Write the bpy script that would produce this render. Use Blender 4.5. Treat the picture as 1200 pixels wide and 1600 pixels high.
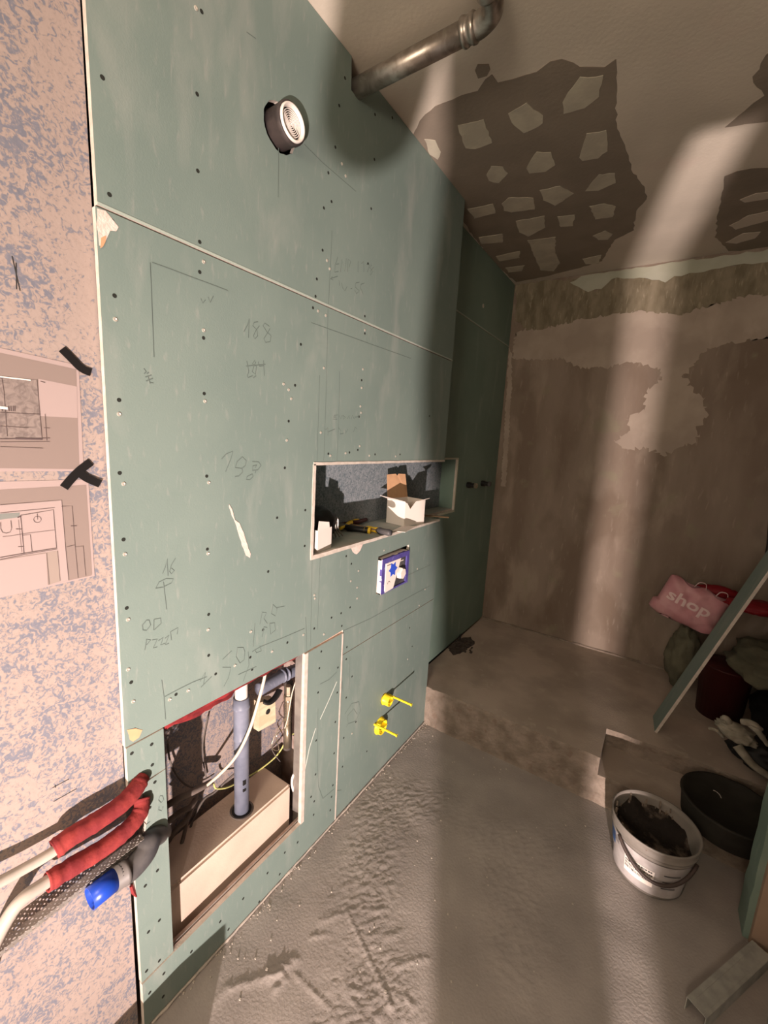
import bpy, bmesh, math, random
from mathutils import Vector, Matrix, noise, geometry
random.seed(7)
PI = math.pi
for o in list(bpy.data.objects): bpy.data.objects.remove(o)
SC = bpy.context.scene
COL = SC.collection

# ------------------------------------------------------------------ camera, light, exposure
CAM = Vector((0.951, 0.0, 1.6))
CR = Vector((0.83121802, 0.55325272, 0.05466299))
CU = Vector((-0.13871869, 0.11118468, 0.98407067))
CF = Vector((-0.53836208, 0.82556005, -0.1691652))
FPX = 657.6
cd = bpy.data.cameras.new('camera'); cam = bpy.data.objects.new('camera', cd); COL.objects.link(cam)
cd.sensor_fit = 'VERTICAL'; cd.sensor_height = 36; cd.lens = FPX/1600*36; cd.clip_start = 0.01
cam.matrix_world = Matrix(((CR.x, CU.x, -CF.x, CAM.x), (CR.y, CU.y, -CF.y, CAM.y), (CR.z, CU.z, -CF.z, CAM.z), (0, 0, 0, 1)))
SC.camera = cam
SC.view_settings.view_transform = 'Standard'; SC.view_settings.look = 'None'
SC.view_settings.gamma = 1; SC.view_settings.use_curve_mapping = False
SC.view_settings.exposure = 0.48
w = bpy.data.worlds.new('world'); SC.world = w; w.use_nodes = True
w.node_tree.nodes['Background'].inputs[0].default_value = (1.0, 0.86, 0.70, 1)
w.node_tree.nodes['Background'].inputs[1].default_value = 0.12
LAMP = Vector((1.58, -1.15, 0.36))
ld = bpy.data.lights.new('work_lamp_light', 'SPOT'); ld.energy = 640; ld.shadow_soft_size = 0.02; ld.color = (1.0, 0.81, 0.74)
ld.spot_size = math.radians(106); ld.spot_blend = 1.0
lo = bpy.data.objects.new('work_lamp_light', ld); COL.objects.link(lo); lo.location = LAMP
lo.rotation_euler = Vector((-1.15, 3.4, 1.05)).to_track_quat('-Z', 'Y').to_euler()
# added soft fill light behind the camera, no bulb known in the hallway
hd = bpy.data.lights.new('hallway_fill_light', 'POINT'); hd.energy = 75; hd.shadow_soft_size = 0.3; hd.color = (1.0, 0.88, 0.72)
ho = bpy.data.objects.new('hallway_fill_light', hd); COL.objects.link(ho); ho.location = (0.9, -1.6, 1.9)

# ------------------------------------------------------------------ where a traced point lies on a plane of the room
def ray(x, y): return CF*FPX + CR*(x-600) - CU*(y-800)
def onX(x, y, X=0.0):
    d = ray(x, y); return CAM + d*((X-CAM.x)/d.x)
def onY(x, y, Y):
    d = ray(x, y); return CAM + d*((Y-CAM.y)/d.y)
def onZ(x, y, Z=0.0):
    d = ray(x, y); return CAM + d*((Z-CAM.z)/d.z)

# ------------------------------------------------------------------ materials
MATS = {}
def lin(c):
    return tuple((v/255/12.92 if v/255 <= .04045 else ((v/255+.055)/1.055)**2.4) for v in c) + (1,)
def mat(name, a, b=None, scale=8, rough=.8, metal=0, bump=0, bscale=60, detail=4, lo=.4, hi=.6, distort=0, stretch=(1, 1, 1), spec=.3, emit=None, extra=None, bdist=.002):
    if name in MATS: return MATS[name]
    m = bpy.data.materials.new(name); m.use_nodes = True; nt = m.node_tree; n = nt.nodes; l = nt.links
    p = n['Principled BSDF']; p.inputs['Roughness'].default_value = rough; p.inputs['Metallic'].default_value = metal
    p.inputs['Specular IOR Level'].default_value = spec
    p.inputs['Base Color'].default_value = (*a[:3], 1)
    tc = n.new('ShaderNodeNewGeometry'); mp = n.new('ShaderNodeMapping'); mp.inputs['Scale'].default_value = stretch
    l.new(tc.outputs['Position'], mp.inputs['Vector'])
    last = None
    if b is not None:
        t = n.new('ShaderNodeTexNoise'); t.inputs['Scale'].default_value = scale; t.inputs['Detail'].default_value = detail; t.inputs['Distortion'].default_value = distort
        l.new(mp.outputs[0], t.inputs['Vector'])
        r = n.new('ShaderNodeValToRGB'); r.color_ramp.elements[0].position = lo; r.color_ramp.elements[1].position = hi
        r.color_ramp.elements[0].color = (*a[:3], 1); r.color_ramp.elements[1].color = (*b[:3], 1)
        l.new(t.outputs['Fac'], r.inputs[0]); last = r.outputs[0]
    for (c, sc, lo2, hi2, amt, st) in (extra or []):
        t = n.new('ShaderNodeTexNoise'); t.inputs['Scale'].default_value = sc; t.inputs['Detail'].default_value = 5; t.inputs['Distortion'].default_value = .4
        m2 = n.new('ShaderNodeMapping'); m2.inputs['Scale'].default_value = st; m2.inputs['Location'].default_value = (sc*.37, sc*.11, 3.3)
        l.new(tc.outputs['Position'], m2.inputs['Vector']); l.new(m2.outputs[0], t.inputs['Vector'])
        mr = n.new('ShaderNodeMapRange'); mr.inputs['From Min'].default_value = lo2; mr.inputs['From Max'].default_value = hi2; mr.inputs['To Max'].default_value = amt
        l.new(t.outputs['Fac'], mr.inputs['Value'])
        mx = n.new('ShaderNodeMix'); mx.data_type = 'RGBA'; l.new(mr.outputs[0], mx.inputs['Factor'])
        if last is not None: l.new(last, mx.inputs['A'])
        else: mx.inputs['A'].default_value = (*a[:3], 1)
        mx.inputs['B'].default_value = (*c[:3], 1); last = mx.outputs['Result']
    if last is not None: l.new(last, p.inputs['Base Color'])
    if bump:
        t = n.new('ShaderNodeTexNoise'); t.inputs['Scale'].default_value = bscale; t.inputs['Detail'].default_value = 6
        l.new(mp.outputs[0], t.inputs['Vector'])
        bp = n.new('ShaderNodeBump'); bp.inputs['Strength'].default_value = bump; bp.inputs['Distance'].default_value = bdist
        l.new(t.outputs['Fac'], bp.inputs['Height']); l.new(bp.outputs[0], p.inputs['Normal'])
    MATS[name] = m; return m
GREEN = mat('green_drywall', (.170, .226, .204), (.188, .245, .220), scale=3, rough=.62, bump=.12, bscale=240, extra=[((.33, .35, .32), 6, .56, .74, .4, (1, 1.6, .5)), ((.34, .34, .31), 30, .60, .72, .3, (1, 3, .6)), ((.16, .22, .195), 12, .62, .75, .3, (1, 1, 2))])
GREEN2 = mat('green_drywall_dark', (.165, .24, .20), (.19, .265, .22), scale=3, rough=.65, bump=.12, bscale=240, extra=[((.36, .42, .36), 6, .6, .78, .4, (1, 1.6, .4))])
GYP = mat('gypsum_edge', (.58, .52, .46), (.50, .44, .38), scale=40, rough=.9, bump=.5, bscale=300)
TORN = mat('torn_card', (.72, .50, .38), (.60, .42, .32), scale=60, rough=.9)
SCUFF = mat('scraped_gypsum', (.78, .61, .55), (.70, .53, .47), scale=80, rough=.95, bump=.6, bscale=200)
SPECK = mat('speckled_paint', (.16, .165, .20), (.34, .275, .245), scale=55, rough=.85, bump=.35, bscale=90)
def speckle(m):
    nt = m.node_tree; n = nt.nodes; l = nt.links
    noi = [x for x in n if x.bl_idname == 'ShaderNodeTexNoise'][0]; ramp = [x for x in n if x.bl_idname == 'ShaderNodeValToRGB'][0]; mp = [x for x in n if x.bl_idname == 'ShaderNodeMapping'][0]
    noi.inputs['Scale'].default_value = 80; noi.inputs['Detail'].default_value = 3; noi.inputs['Distortion'].default_value = 1.6
    big = n.new('ShaderNodeTexNoise'); big.inputs['Scale'].default_value = 6.5; big.inputs['Detail'].default_value = 3; big.inputs['Distortion'].default_value = .8
    fine = n.new('ShaderNodeTexNoise'); fine.inputs['Scale'].default_value = 190; fine.inputs['Detail'].default_value = 2; fine.inputs['Distortion'].default_value = 1
    for q in (big, fine): l.new(mp.outputs[0], q.inputs['Vector'])
    a = n.new('ShaderNodeMath'); a.operation = 'MULTIPLY_ADD'; a.inputs[1].default_value = .55; l.new(big.outputs['Fac'], a.inputs[0]); l.new(noi.outputs['Fac'], a.inputs[2])
    b = n.new('ShaderNodeMath'); b.operation = 'MULTIPLY_ADD'; b.inputs[1].default_value = .35; l.new(fine.outputs['Fac'], b.inputs[0]); l.new(a.outputs[0], b.inputs[2])
    mr = n.new('ShaderNodeMapRange'); mr.inputs['From Min'].default_value = .77; mr.inputs['From Max'].default_value = 1.02; l.new(b.outputs[0], mr.inputs['Value']); l.new(mr.outputs[0], ramp.inputs[0])
    ramp.color_ramp.elements[0].position = 0; ramp.color_ramp.elements[1].position = 1
    e = ramp.color_ramp.elements.new(.42); e.color = (.195, .19, .215, 1)
    e = ramp.color_ramp.elements.new(.58); e.color = (.29, .237, .215, 1)
speckle(SPECK)
CONC = mat('concrete_screed', (.285, .255, .235), (.39, .35, .32), scale=5, rough=.8, bump=.6, bscale=120, lo=.3, hi=.7, extra=[((.40, .36, .33), 60, .64, .72, .5, (1, 1, 1)), ((.235, .21, .19), 2.2, .5, .75, .5, (1, 1, 1))])
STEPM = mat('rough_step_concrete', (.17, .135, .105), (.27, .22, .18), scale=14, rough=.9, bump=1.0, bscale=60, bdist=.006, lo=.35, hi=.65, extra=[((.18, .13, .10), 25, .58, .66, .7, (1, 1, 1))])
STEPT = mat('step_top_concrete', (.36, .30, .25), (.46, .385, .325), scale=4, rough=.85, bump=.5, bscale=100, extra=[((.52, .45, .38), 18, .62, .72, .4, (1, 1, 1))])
PLAST = mat('brown_wall_plaster', (.185, .14, .108), (.245, .195, .155), scale=2.6, rough=.9, bump=.7, bscale=45, lo=.36, hi=.6, stretch=(1.8, 1, .45), extra=[((.34, .28, .225), 3.2, .55, .66, .55, (1.6, 1, .7)), ((.145, .105, .075), 2.4, .52, .66, .6, (1.5, 1, .8)), ((.36, .30, .245), 20, .62, .72, .35, (2.4, 1, .5)), ((.24, .22, .15), 6, .60, .70, .5, (1, 1, 1))])
PLASTL = mat('pale_skim_plaster', (.30, .245, .20), (.36, .30, .245), scale=5, rough=.9, bump=.3, bscale=60, extra=[((.41, .34, .28), 9, .58, .7, .4, (1, 1, .6))])
PLASTD = mat('raw_olive_plaster', (.155, .13, .085), (.235, .20, .14), scale=16, rough=.95, bump=.9, bscale=40, bdist=.006, lo=.35, hi=.65, stretch=(1.6, 1, .6), extra=[((.33, .29, .21), 30, .60, .68, .6, (2, 1, .5))])
MINT = mat('mint_paint_strip', (.34, .345, .27), (.38, .38, .31), scale=9, rough=.85)
CEIL = mat('ceiling_plaster', (.56, .50, .42), (.64, .57, .48), scale=2.5, rough=.9, bump=.3, bscale=90, extra=[((.62, .48, .42), 5, .62, .78, .4, (1, 1, 1))])
CEILD = mat('ceiling_adhesive', (.235, .195, .155), (.265, .22, .175), scale=6, rough=.95, bump=.4, bscale=80)
CEILI = mat('ceiling_remnant', (.53, .49, .39), (.45, .41, .33), scale=12, rough=.9, bump=.3, bscale=80)
STEEL = mat('galvanised_steel', (.50, .46, .42), (.36, .32, .28), scale=26, rough=.36, metal=.9, bump=.15, bscale=120, distort=1)
ZINC = mat('zinc_sheet', (.45, .42, .38), (.36, .33, .30), scale=20, rough=.5, metal=.7)
PROF = mat('dusty_metal_profile', (.33, .33, .30), (.42, .42, .38), scale=20, rough=.6, metal=.3, bump=.4, bscale=300)
TRACK = mat('dusty_rail', (.33, .24, .20), (.45, .35, .31), scale=22, rough=.6, metal=.25)
GREYP = mat('grey_pipe_plastic', (.135, .15, .20), (.19, .205, .26), scale=14, rough=.42, extra=[((.36, .36, .40), 40, .62, .72, .5, (1, 1, .3))])
DGREY = mat('dark_grey_plastic', (.05, .05, .055), (.09, .085, .085), scale=20, rough=.45)
WHITEP = mat('white_plastic', (.80, .74, .68), rough=.4)
CABLE = mat('cream_cable', (.70, .60, .47), (.58, .50, .40), scale=10, rough=.55)
DCABLE = mat('dusty_dark_cable', (.085, .07, .065), (.14, .12, .105), scale=20, rough=.7)
REDF = mat('red_foam', (.27, .035, .032), (.19, .022, .025), scale=30, rough=.85, bump=.5, bscale=120)
BLUEP = mat('blue_plastic', (.012, .05, .36), (.015, .06, .42), scale=6, rough=.3)
YEL = mat('yellow_plastic', (.90, .70, .03), rough=.38)
YELT = mat('yellow_grip', (.85, .55, .03), rough=.5)
BLACK = mat('black_plastic', (.014, .013, .013), rough=.45)
RUB = mat('black_rubber', (.016, .014, .011), (.026, .023, .018), scale=9, rough=.75, bump=.4, bscale=60)
TAPE = mat('black_tape', (.012, .011, .011), rough=.35)
HOLE = mat('screw_recess', (.02, .022, .018), rough=.9)
SCREW = mat('screw_zinc', (.72, .68, .60), rough=.3, metal=.6)
PENCIL = mat('pencil_graphite', (.115, .15, .135), rough=.7)
GREASE = mat('black_line_ink', (.03, .03, .03), rough=.7)
CARD = mat('white_carton', (.80, .73, .67), rough=.8)
KRAFT = mat('kraft_cardboard', (.62, .36, .20), (.56, .32, .18), scale=20, rough=.85)
STYRO = mat('beige_cover', (.62, .49, .40), (.55, .43, .35), scale=6, rough=.8, bump=.2, bscale=150)
BLK = mat('wood_block', (.62, .52, .36), (.52, .42, .28), scale=14, rough=.7, stretch=(1, 1, 4))
BRASS = mat('nickel_fitting', (.55, .48, .36), (.45, .38, .28), scale=30, rough=.3, metal=.85)
PURP = mat('violet_plastic', (.075, .06, .25), (.10, .085, .32), scale=25, rough=.5, extra=[((.40, .38, .55), 60, .62, .7, .7, (1, 1, 1))])
INKB = mat('blue_ink', (.03, .09, .60), rough=.6)
PAPER = mat('drawing_paper', (.36, .285, .27), rough=.7)
PAPERG = mat('printed_grey_area', (.235, .185, .165), rough=.7)
PAPERM = mat('printed_mottled_area', (.25, .205, .185), (.16, .13, .12), scale=70, rough=.7, distort=1.5, lo=.4, hi=.62)
PAPERL = mat('printed_light_area', (.29, .235, .205), rough=.7)
PLINE = mat('printed_line', (.09, .065, .065), rough=.7)
PSHEL = mat('printed_shelf', (.19, .20, .185), rough=.7)
WOOD = mat('wood_stick', (.30, .20, .12), (.22, .15, .09), scale=20, rough=.6, stretch=(1, 1, 1))
BUCK = mat('bucket_plastic', (.24, .215, .19), (.19, .17, .15), scale=10, rough=.5, bump=.1, bscale=100)
LABELM = mat('bucket_label', (.44, .41, .40), (.36, .33, .32), scale=25, rough=.55)
MORT = mat('dark_mortar', (.02, .015, .012), (.13, .10, .08), scale=14, rough=.95, bump=1, bscale=60, bdist=.01, lo=.52, hi=.62)
PINK = mat('pink_carrier_bag', (.52, .24, .27), (.60, .33, .35), scale=9, rough=.5, bump=.3, bscale=40, bdist=.006)
RED = mat('red_fabric', (.22, .008, .014), rough=.55)
DRED = mat('dark_red_plastic', (.045, .006, .006), rough=.5)
KHAKI = mat('olive_cloth', (.135, .13, .09), (.10, .097, .068), scale=12, rough=.95, bump=.5, bscale=200)
DCLOTH = mat('black_bag_film', (.012, .012, .012), rough=.5)
GLOVE = mat('work_glove_cloth', (.36, .33, .27), (.26, .24, .19), scale=25, rough=.95, bump=.4, bscale=200)
BWHITE = mat('bag_print_white', (.74, .56, .56), rough=.6)
DIRT = mat('dark_dirt', (.05, .04, .035), (.09, .075, .065), scale=50, rough=1)
CHIP = mat('pale_plaster_crumb', (.48, .43, .37), rough=.9)
SKIN = mat('skin', (.55, .36, .27), rough=.6); JACK = mat('navy_jacket', (.04, .045, .06), rough=.9); JEAN = mat('work_trousers', (.07, .08, .10), rough=.9)

# ------------------------------------------------------------------ mesh helpers
def wloc(o):
    v = Vector((0, 0, 0))
    while o is not None: v += o.location; o = o.parent
    return v
def finish(name, bm, material, parent=None, smooth=False, base=None):
    me = bpy.data.meshes.new(name)
    bmesh.ops.recalc_face_normals(bm, faces=bm.faces)
    o = bpy.data.objects.new(name, me); COL.objects.link(o)
    if parent is not None: o.parent = parent; off = wloc(parent)
    else:
        vs = bm.verts; xs = [v.co.x for v in vs]; ys = [v.co.y for v in vs]; zs = [v.co.z for v in vs]
        off = Vector(base) if base is not None else Vector(((min(xs)+max(xs))/2, (min(ys)+max(ys))/2, min(zs)))
        o.location = off
    bmesh.ops.translate(bm, verts=bm.verts, vec=-off)
    bm.to_mesh(me); bm.free()
    for m in (material if isinstance(material, (list, tuple)) else [material]): me.materials.append(m)
    if smooth:
        for f in me.polygons: f.use_smooth = True
    return o
def tag(o, label=None, cat=None, group=None, kind=None):
    if label: o['label'] = label
    if cat: o['category'] = cat
    if group: o['group'] = group
    if kind: o['kind'] = kind
    return o
def thing(name, label, cat, loc, group=None):
    o = bpy.data.objects.new(name, None); COL.objects.link(o); o.location = loc; o.empty_display_size = .05
    return tag(o, label, cat, group)
def newbm(): return bmesh.new()
def box(bm, a, b, mi=0, bevel=0):
    x0, y0, z0 = [min(a[i], b[i]) for i in range(3)]; x1, y1, z1 = [max(a[i], b[i]) for i in range(3)]
    v = [bm.verts.new(p) for p in ((x0, y0, z0), (x1, y0, z0), (x1, y1, z0), (x0, y1, z0), (x0, y0, z1), (x1, y0, z1), (x1, y1, z1), (x0, y1, z1))]
    fs = [bm.faces.new([v[i] for i in q]) for q in ((3, 2, 1, 0), (4, 5, 6, 7), (0, 1, 5, 4), (1, 2, 6, 5), (2, 3, 7, 6), (3, 0, 4, 7))]
    for f in fs: f.material_index = mi
    if bevel:
        es = {e for f in fs for e in f.edges}
        bmesh.ops.bevel(bm, geom=list(es), offset=bevel, segments=2, affect='EDGES')
    return v
def obox(bm, c, ax, ay, az, mi=0):
    """box from centre and three half-axis vectors"""
    c = Vector(c); ax = Vector(ax); ay = Vector(ay); az = Vector(az)
    v = [bm.verts.new(c+ax*i+ay*j+az*k) for k in (-1, 1) for j in (-1, 1) for i in (-1, 1)]
    for q in ((0, 2, 3, 1), (4, 5, 7, 6), (0, 1, 5, 4), (1, 3, 7, 5), (3, 2, 6, 7), (2, 0, 4, 6)):
        f = bm.faces.new([v[i] for i in q]); f.material_index = mi
def smoothpath(pts, n=6):
    P = [Vector(p) for p in pts]; out = []
    for i in range(len(P)-1):
        p0 = P[max(i-1, 0)]; p1 = P[i]; p2 = P[i+1]; p3 = P[min(i+2, len(P)-1)]
        for k in range(n):
            t = k/n; out.append(.5*((2*p1)+(-p0+p2)*t+(2*p0-5*p1+4*p2-p3)*t*t+(-p0+3*p1-3*p2+p3)*t**3))
    out.append(P[-1]); return out
def tube(bm, pts, r, seg=12, cap=True, mi=0, flat=1.0, flatdir=None):
    P = [Vector(p) for p in pts]; n = len(P); R = r if isinstance(r, (list, tuple)) else [r]*n
    up = None; rings = []
    for i in range(n):
        t = (P[min(i+1, n-1)]-P[max(i-1, 0)]).normalized()
        if up is None:
            up = Vector(flatdir) if flatdir is not None else (Vector((0, 0, 1)) if abs(t.z) < .9 else Vector((1, 0, 0)))
        u = (up - t*up.dot(t))
        if u.length < 1e-6: u = t.orthogonal()
        u.normalize(); up = u; v = t.cross(u)
        rings.append([bm.verts.new(P[i]+u*(math.cos(a)*R[i]*flat)+v*(math.sin(a)*R[i])) for a in [2*PI*k/seg for k in range(seg)]])
    for i in range(n-1):
        for k in range(seg):
            f = bm.faces.new((rings[i][k], rings[i][(k+1) % seg], rings[i+1][(k+1) % seg], rings[i+1][k])); f.material_index = mi
    if cap:
        f = bm.faces.new(rings[0][::-1]); f.material_index = mi
        f = bm.faces.new(rings[-1]); f.material_index = mi
    return rings
def lathe(bm, c, axis, prof, seg=32, mi=0):
    """prof: list of (distance along axis, radius), closed if last==first"""
    ax = Vector(axis).normalized(); u = ax.orthogonal().normalized(); v = ax.cross(u); c = Vector(c); rings = []
    for h, r in prof:
        rings.append([bm.verts.new(c+ax*h+(u*math.cos(2*PI*k/seg)+v*math.sin(2*PI*k/seg))*max(r, 1e-4)) for k in range(seg)])
    for i in range(len(rings)-1):
        for k in range(seg):
            f = bm.faces.new((rings[i][k], rings[i][(k+1) % seg], rings[i+1][(k+1) % seg], rings[i+1][k])); f.material_index = mi
def slab(bm, loop, holes, to3, d0, d1, mf=0, me=1):
    """polygon (2D) with holes -> solid between depths d0 (front) and d1 (back)"""
    polys = [loop]+list(holes)
    tri = geometry.tessellate_polygon([[Vector((p[0], p[1], 0)) for p in q] for q in polys])
    flat = [p for q in polys for p in q]
    F = [bm.verts.new(to3(p[0], p[1], d0)) for p in flat]; B = [bm.verts.new(to3(p[0], p[1], d1)) for p in flat]
    for t in tri:
        try:
            f = bm.faces.new([F[i] for i in t]); f.material_index = mf
            f = bm.faces.new([B[i] for i in reversed(t)]); f.material_index = mf
        except ValueError: pass
    k = 0
    for q in polys:
        n = len(q)
        for i in range(n):
            a = k+i; b = k+(i+1) % n
            f = bm.faces.new((F[a], F[b], B[b], B[a])); f.material_index = me
        k += n
toYZ = lambda a, b, d: Vector((d, a, b))      # plane facing +X
toXZ = lambda a, b, d: Vector((a, d, b))      # plane facing -Y
toXY = lambda a, b, d: Vector((a, b, d))      # horizontal plane
def jag(pts, amp, step, closed=True, seed=0):
    """make a traced outline ragged"""
    rnd = random.Random(seed); out = []; n = len(pts)
    for i in range(n if closed else n-1):
        a = Vector((*pts[i], 0)); b = Vector((*pts[(i+1) % n], 0)); L = (b-a).length; k = max(1, int(L/step))
        for j in range(k):
            p = a.lerp(b, j/k); out.append((p.x+rnd.uniform(-amp, amp), p.y+rnd.uniform(-amp, amp)))
    return out
def patch(name, pts2, plane, d0, d1, m, parent, amp=.004, step=.02, seed=1, label=None):
    bm = newbm(); slab(bm, jag(pts2, amp, step, seed=seed), [], plane, d0, d1, 0, 0)
    o = finish(name, bm, m, parent)
    if label: o['label'] = label
    return o
def strokes(name, lines, X, r, m, parent, label=None):
    bm = newbm()
    for L in lines:
        if len(L) < 2: continue
        tube(bm, [onX(x, y, X) for x, y in L], r, seg=4, flat=.3, flatdir=(1, 0, 0))
    o = finish(name, bm, m, parent)
    if label: o['label'] = label
    return o

H = 2.73; YB = 3.155; YE = 2.005; XR = -0.105; Y0 = 0.418
# ------------------------------------------------------------------ floor, ceiling, walls
def seq(parts):
    out = []
    for a, b, s in parts:
        n = max(1, round((b-a)/s)); out += [a+(b-a)*i/n for i in range(n)]
    return out+[parts[-1][1]]
def segd(p, a, b):
    ab = (b[0]-a[0], b[1]-a[1]); L2 = ab[0]**2+ab[1]**2
    t = max(0, min(1, ((p[0]-a[0])*ab[0]+(p[1]-a[1])*ab[1])/L2)); return math.hypot(p[0]-a[0]-ab[0]*t, p[1]-a[1]-ab[1]*t), t
fl = lambda x, y: tuple(onZ(x, y)[:2])
SCR = [(fl(541, 1424), fl(612, 1574), .004, .0028), (fl(460, 1522), fl(515, 1575), .005, .004), (fl(418, 1515), fl(452, 1505), .006, .004),
       (fl(352, 1545), fl(440, 1520), .012, .005), (fl(420, 1528), fl(462, 1500), .014, .006), (fl(430, 1548), fl(445, 1530), .010, .005),
       (fl(545, 1424), fl(605, 1421), .007, .0025), (fl(619, 1508), fl(668, 1498), .010, .003), (fl(500, 1440), fl(530, 1430), .008, .003),
       (fl(486, 1465), fl(512, 1460), .008, .003), (fl(600, 1465), fl(625, 1457), .007, .0028), (fl(633, 1560), fl(645, 1572), .006, .004)]
def fh(x, y):
    if x < 0.0 or x > 1.9 or y < .3 or y > 2.0: return 0
    z = .0016*noise.noise(Vector((x*9, y*9, 0)))
    act = max(0, min(1, (noise.noise(Vector((x*3.2+5, y*2.4, 2)))+.18)*2.2))
    if x > .72: act *= max(.12, 1-(x-.72)*4)
    if x < .06: act *= x/.06
    wx = x+.06*noise.noise(Vector((x*5, y*5, 7))); wy = y+.06*noise.noise(Vector((x*5, y*5, 9)))
    rid = 1-abs(noise.noise(Vector((wx*16+wy*18, (wy-wx)*52, 1))))*2.2
    rid2 = 1-abs(noise.noise(Vector((wx*60, wy*60, 4))))*2.4
    z += act*(.0024*max(0, rid)**3+.0015*max(0, rid2)**3)
    for a, b, wd, h in SCR:
        d, t = segd((x, y), a, b)
        if d < wd*2.5:
            rough = .55+.9*noise.noise(Vector((x*120, y*120, 3)))if wd > .0045 else 1
            z += h*math.exp(-(d/wd)**2)*max(.1, rough)
    return z
xs = seq([(-.3, -.002, .298), (-.002, .02, .011), (.02, .85, .0055), (.85, 1.5, .02), (1.5, 2.6, .3)]); ys = seq([(-1.9, .3, .4), (.3, .6, .05), (.6, 2.0, .0065), (2.0, 2.04, .04), (2.04, YB+.1, .3)])
bm = newbm(); G = [[bm.verts.new((x, y, fh(x, y))) for y in ys] for x in xs]
for i in range(len(xs)-1):
    for j in range(len(ys)-1): bm.faces.new((G[i][j], G[i+1][j], G[i+1][j+1], G[i][j+1]))
g0 = [bm.verts.new((x, y, -.08)) for x, y in ((-.3, -1.9), (2.6, -1.9), (2.6, YB+.1), (-.3, YB+.1))]; bm.faces.new(g0[::-1])
floor = finish('floor', bm, CONC, smooth=True, base=(1, .5, 0)); tag(floor, 'grey concrete screed floor with trowel ridges', 'floor', kind='structure')

bm = newbm(); box(bm, (-.4, -1.9, H), (2.6, YB+.1, H+.1)); ceil = finish('ceiling', bm, CEIL, base=(1, .5, H))
tag(ceil, 'patchy bare plaster ceiling', 'ceiling', kind='structure')
cz = lambda L: [tuple(onZ(x, y, H)[:2]) for x, y in L]
def cpatch(name, pts, m, d, seed, amp=.005, step=.025, label=None): return patch(name, cz(pts), toXY, H-d, H+.001, m, ceil, amp, step, seed, label)
cpatch('scraped_adhesive_area', [(640, 222), (662, 180), (690, 160), (722, 150), (745, 142), (760, 125), (767, 117), (776, 128), (800, 122), (838, 110), (858, 98), (880, 92), (905, 105), (945, 104), (962, 90), (962, 170), (966, 208), (980, 238), (990, 270), (1008, 296), (1010, 312), (994, 330), (990, 360), (960, 375), (940, 408), (900, 420), (850, 432), (806, 441), (770, 408), (735, 362)], CEILD, .0012, 3, label='dark scraped adhesive')
isl = [[(714, 195), (756, 186), (769, 222), (744, 232), (728, 230)], [(795, 176), (822, 160), (848, 180), (849, 192), (820, 207), (803, 196)], [(878, 160), (905, 120), (942, 118), (935, 150), (912, 168), (881, 176)],
       [(904, 245), (918, 208), (948, 203), (949, 235), (935, 246), (910, 251)], [(822, 262), (838, 236), (860, 238), (868, 256), (852, 268), (826, 270)], [(760, 272), (768, 258), (786, 260), (793, 270), (780, 285), (764, 282)],
       [(843, 297), (875, 290), (896, 302), (868, 320), (850, 312)], [(914, 298), (935, 272), (960, 270), (961, 285), (935, 297)], [(785, 318), (795, 308), (834, 308), (836, 326), (800, 331), (788, 328)],
       [(806, 345), (850, 337), (852, 355), (825, 369), (812, 362)], [(871, 338), (898, 335), (895, 352), (876, 354)], [(922, 322), (945, 317), (962, 322), (958, 338), (930, 342)],
       [(825, 375), (868, 370), (868, 395), (875, 410), (866, 423), (845, 422), (835, 400)], [(926, 368), (945, 360), (957, 365), (950, 374), (935, 374)], [(910, 404), (940, 398), (935, 412), (915, 412)],
       [(730, 326), (770, 318), (775, 332), (742, 341)], [(748, 370), (785, 365), (786, 378), (752, 380)], [(775, 400), (812, 392), (812, 402), (780, 408)], [(663, 217), (680, 219), (689, 236), (684, 249), (672, 240)], [(790, 418), (820, 414), (815, 423), (795, 425)], [(742, 108), (748, 100), (762, 100), (767, 108), (760, 118), (748, 120)]]
for i, q in enumerate(isl):
    cpatch('ceiling_remnant', q, CEILI if i < 20 else CEILD, .0026, 20+i, .003, .02)
cpatch('scraped_adhesive_area', [(1132, 275), (1150, 268), (1175, 262), (1215, 262), (1230, 390), (1140, 392), (1118, 370), (1120, 345), (1130, 300)], CEILD, .0012, 61, label='dark scraped adhesive at the right')
for i, q in enumerate([[(1155, 312), (1180, 302), (1225, 296), (1225, 306), (1165, 315)], [(1140, 352), (1170, 336), (1215, 326), (1215, 340), (1150, 358)], [(1135, 378), (1160, 364), (1188, 362), (1180, 372), (1150, 380)]]):
    cpatch('ceiling_remnant', q, CEIL, .0026, 70+i, .003, .02)
cpatch('scraped_adhesive_area', [(1176, 120), (1200, 85), (1240, 60), (1240, 185), (1180, 192), (1133, 198), (1165, 172), (1192, 150)], CEILD, .0012, 63, label='dark scraped adhesive near the top right')

bm = newbm(); box(bm, (-.4, YB, -.08), (2.6, YB+.1, H)); wb = finish('wall_back', bm, PLAST, base=(1, YB, 0)); tag(wb, 'brown roughly plastered back wall', 'wall', kind='structure')
bz = lambda L: [(onY(x, y, YB).x, onY(x, y, YB).z) for x, y in L]
def bpatch(name, pts, m, d, seed, amp=.006, step=.03, label=None):
    q = [(max(XR+.001, a), min(H-.001, b)) for a, b in bz(pts)]
    return patch(name, q, toXZ, YB-d, YB+.001, m, wb, amp, step, seed, label)
bpatch('pale_plaster_band', [(806, 520), (850, 505), (900, 490), (950, 480), (1060, 480), (1100, 478), (1150, 460), (1215, 455), (1215, 525), (1150, 535), (1105, 545), (1085, 570), (1060, 590), (1040, 600), (1028, 575), (985, 565), (950, 575), (905, 575), (880, 560), (845, 562), (800, 560)], PLASTL, .002, 4, .010, .010, label='pale skim band')
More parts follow.
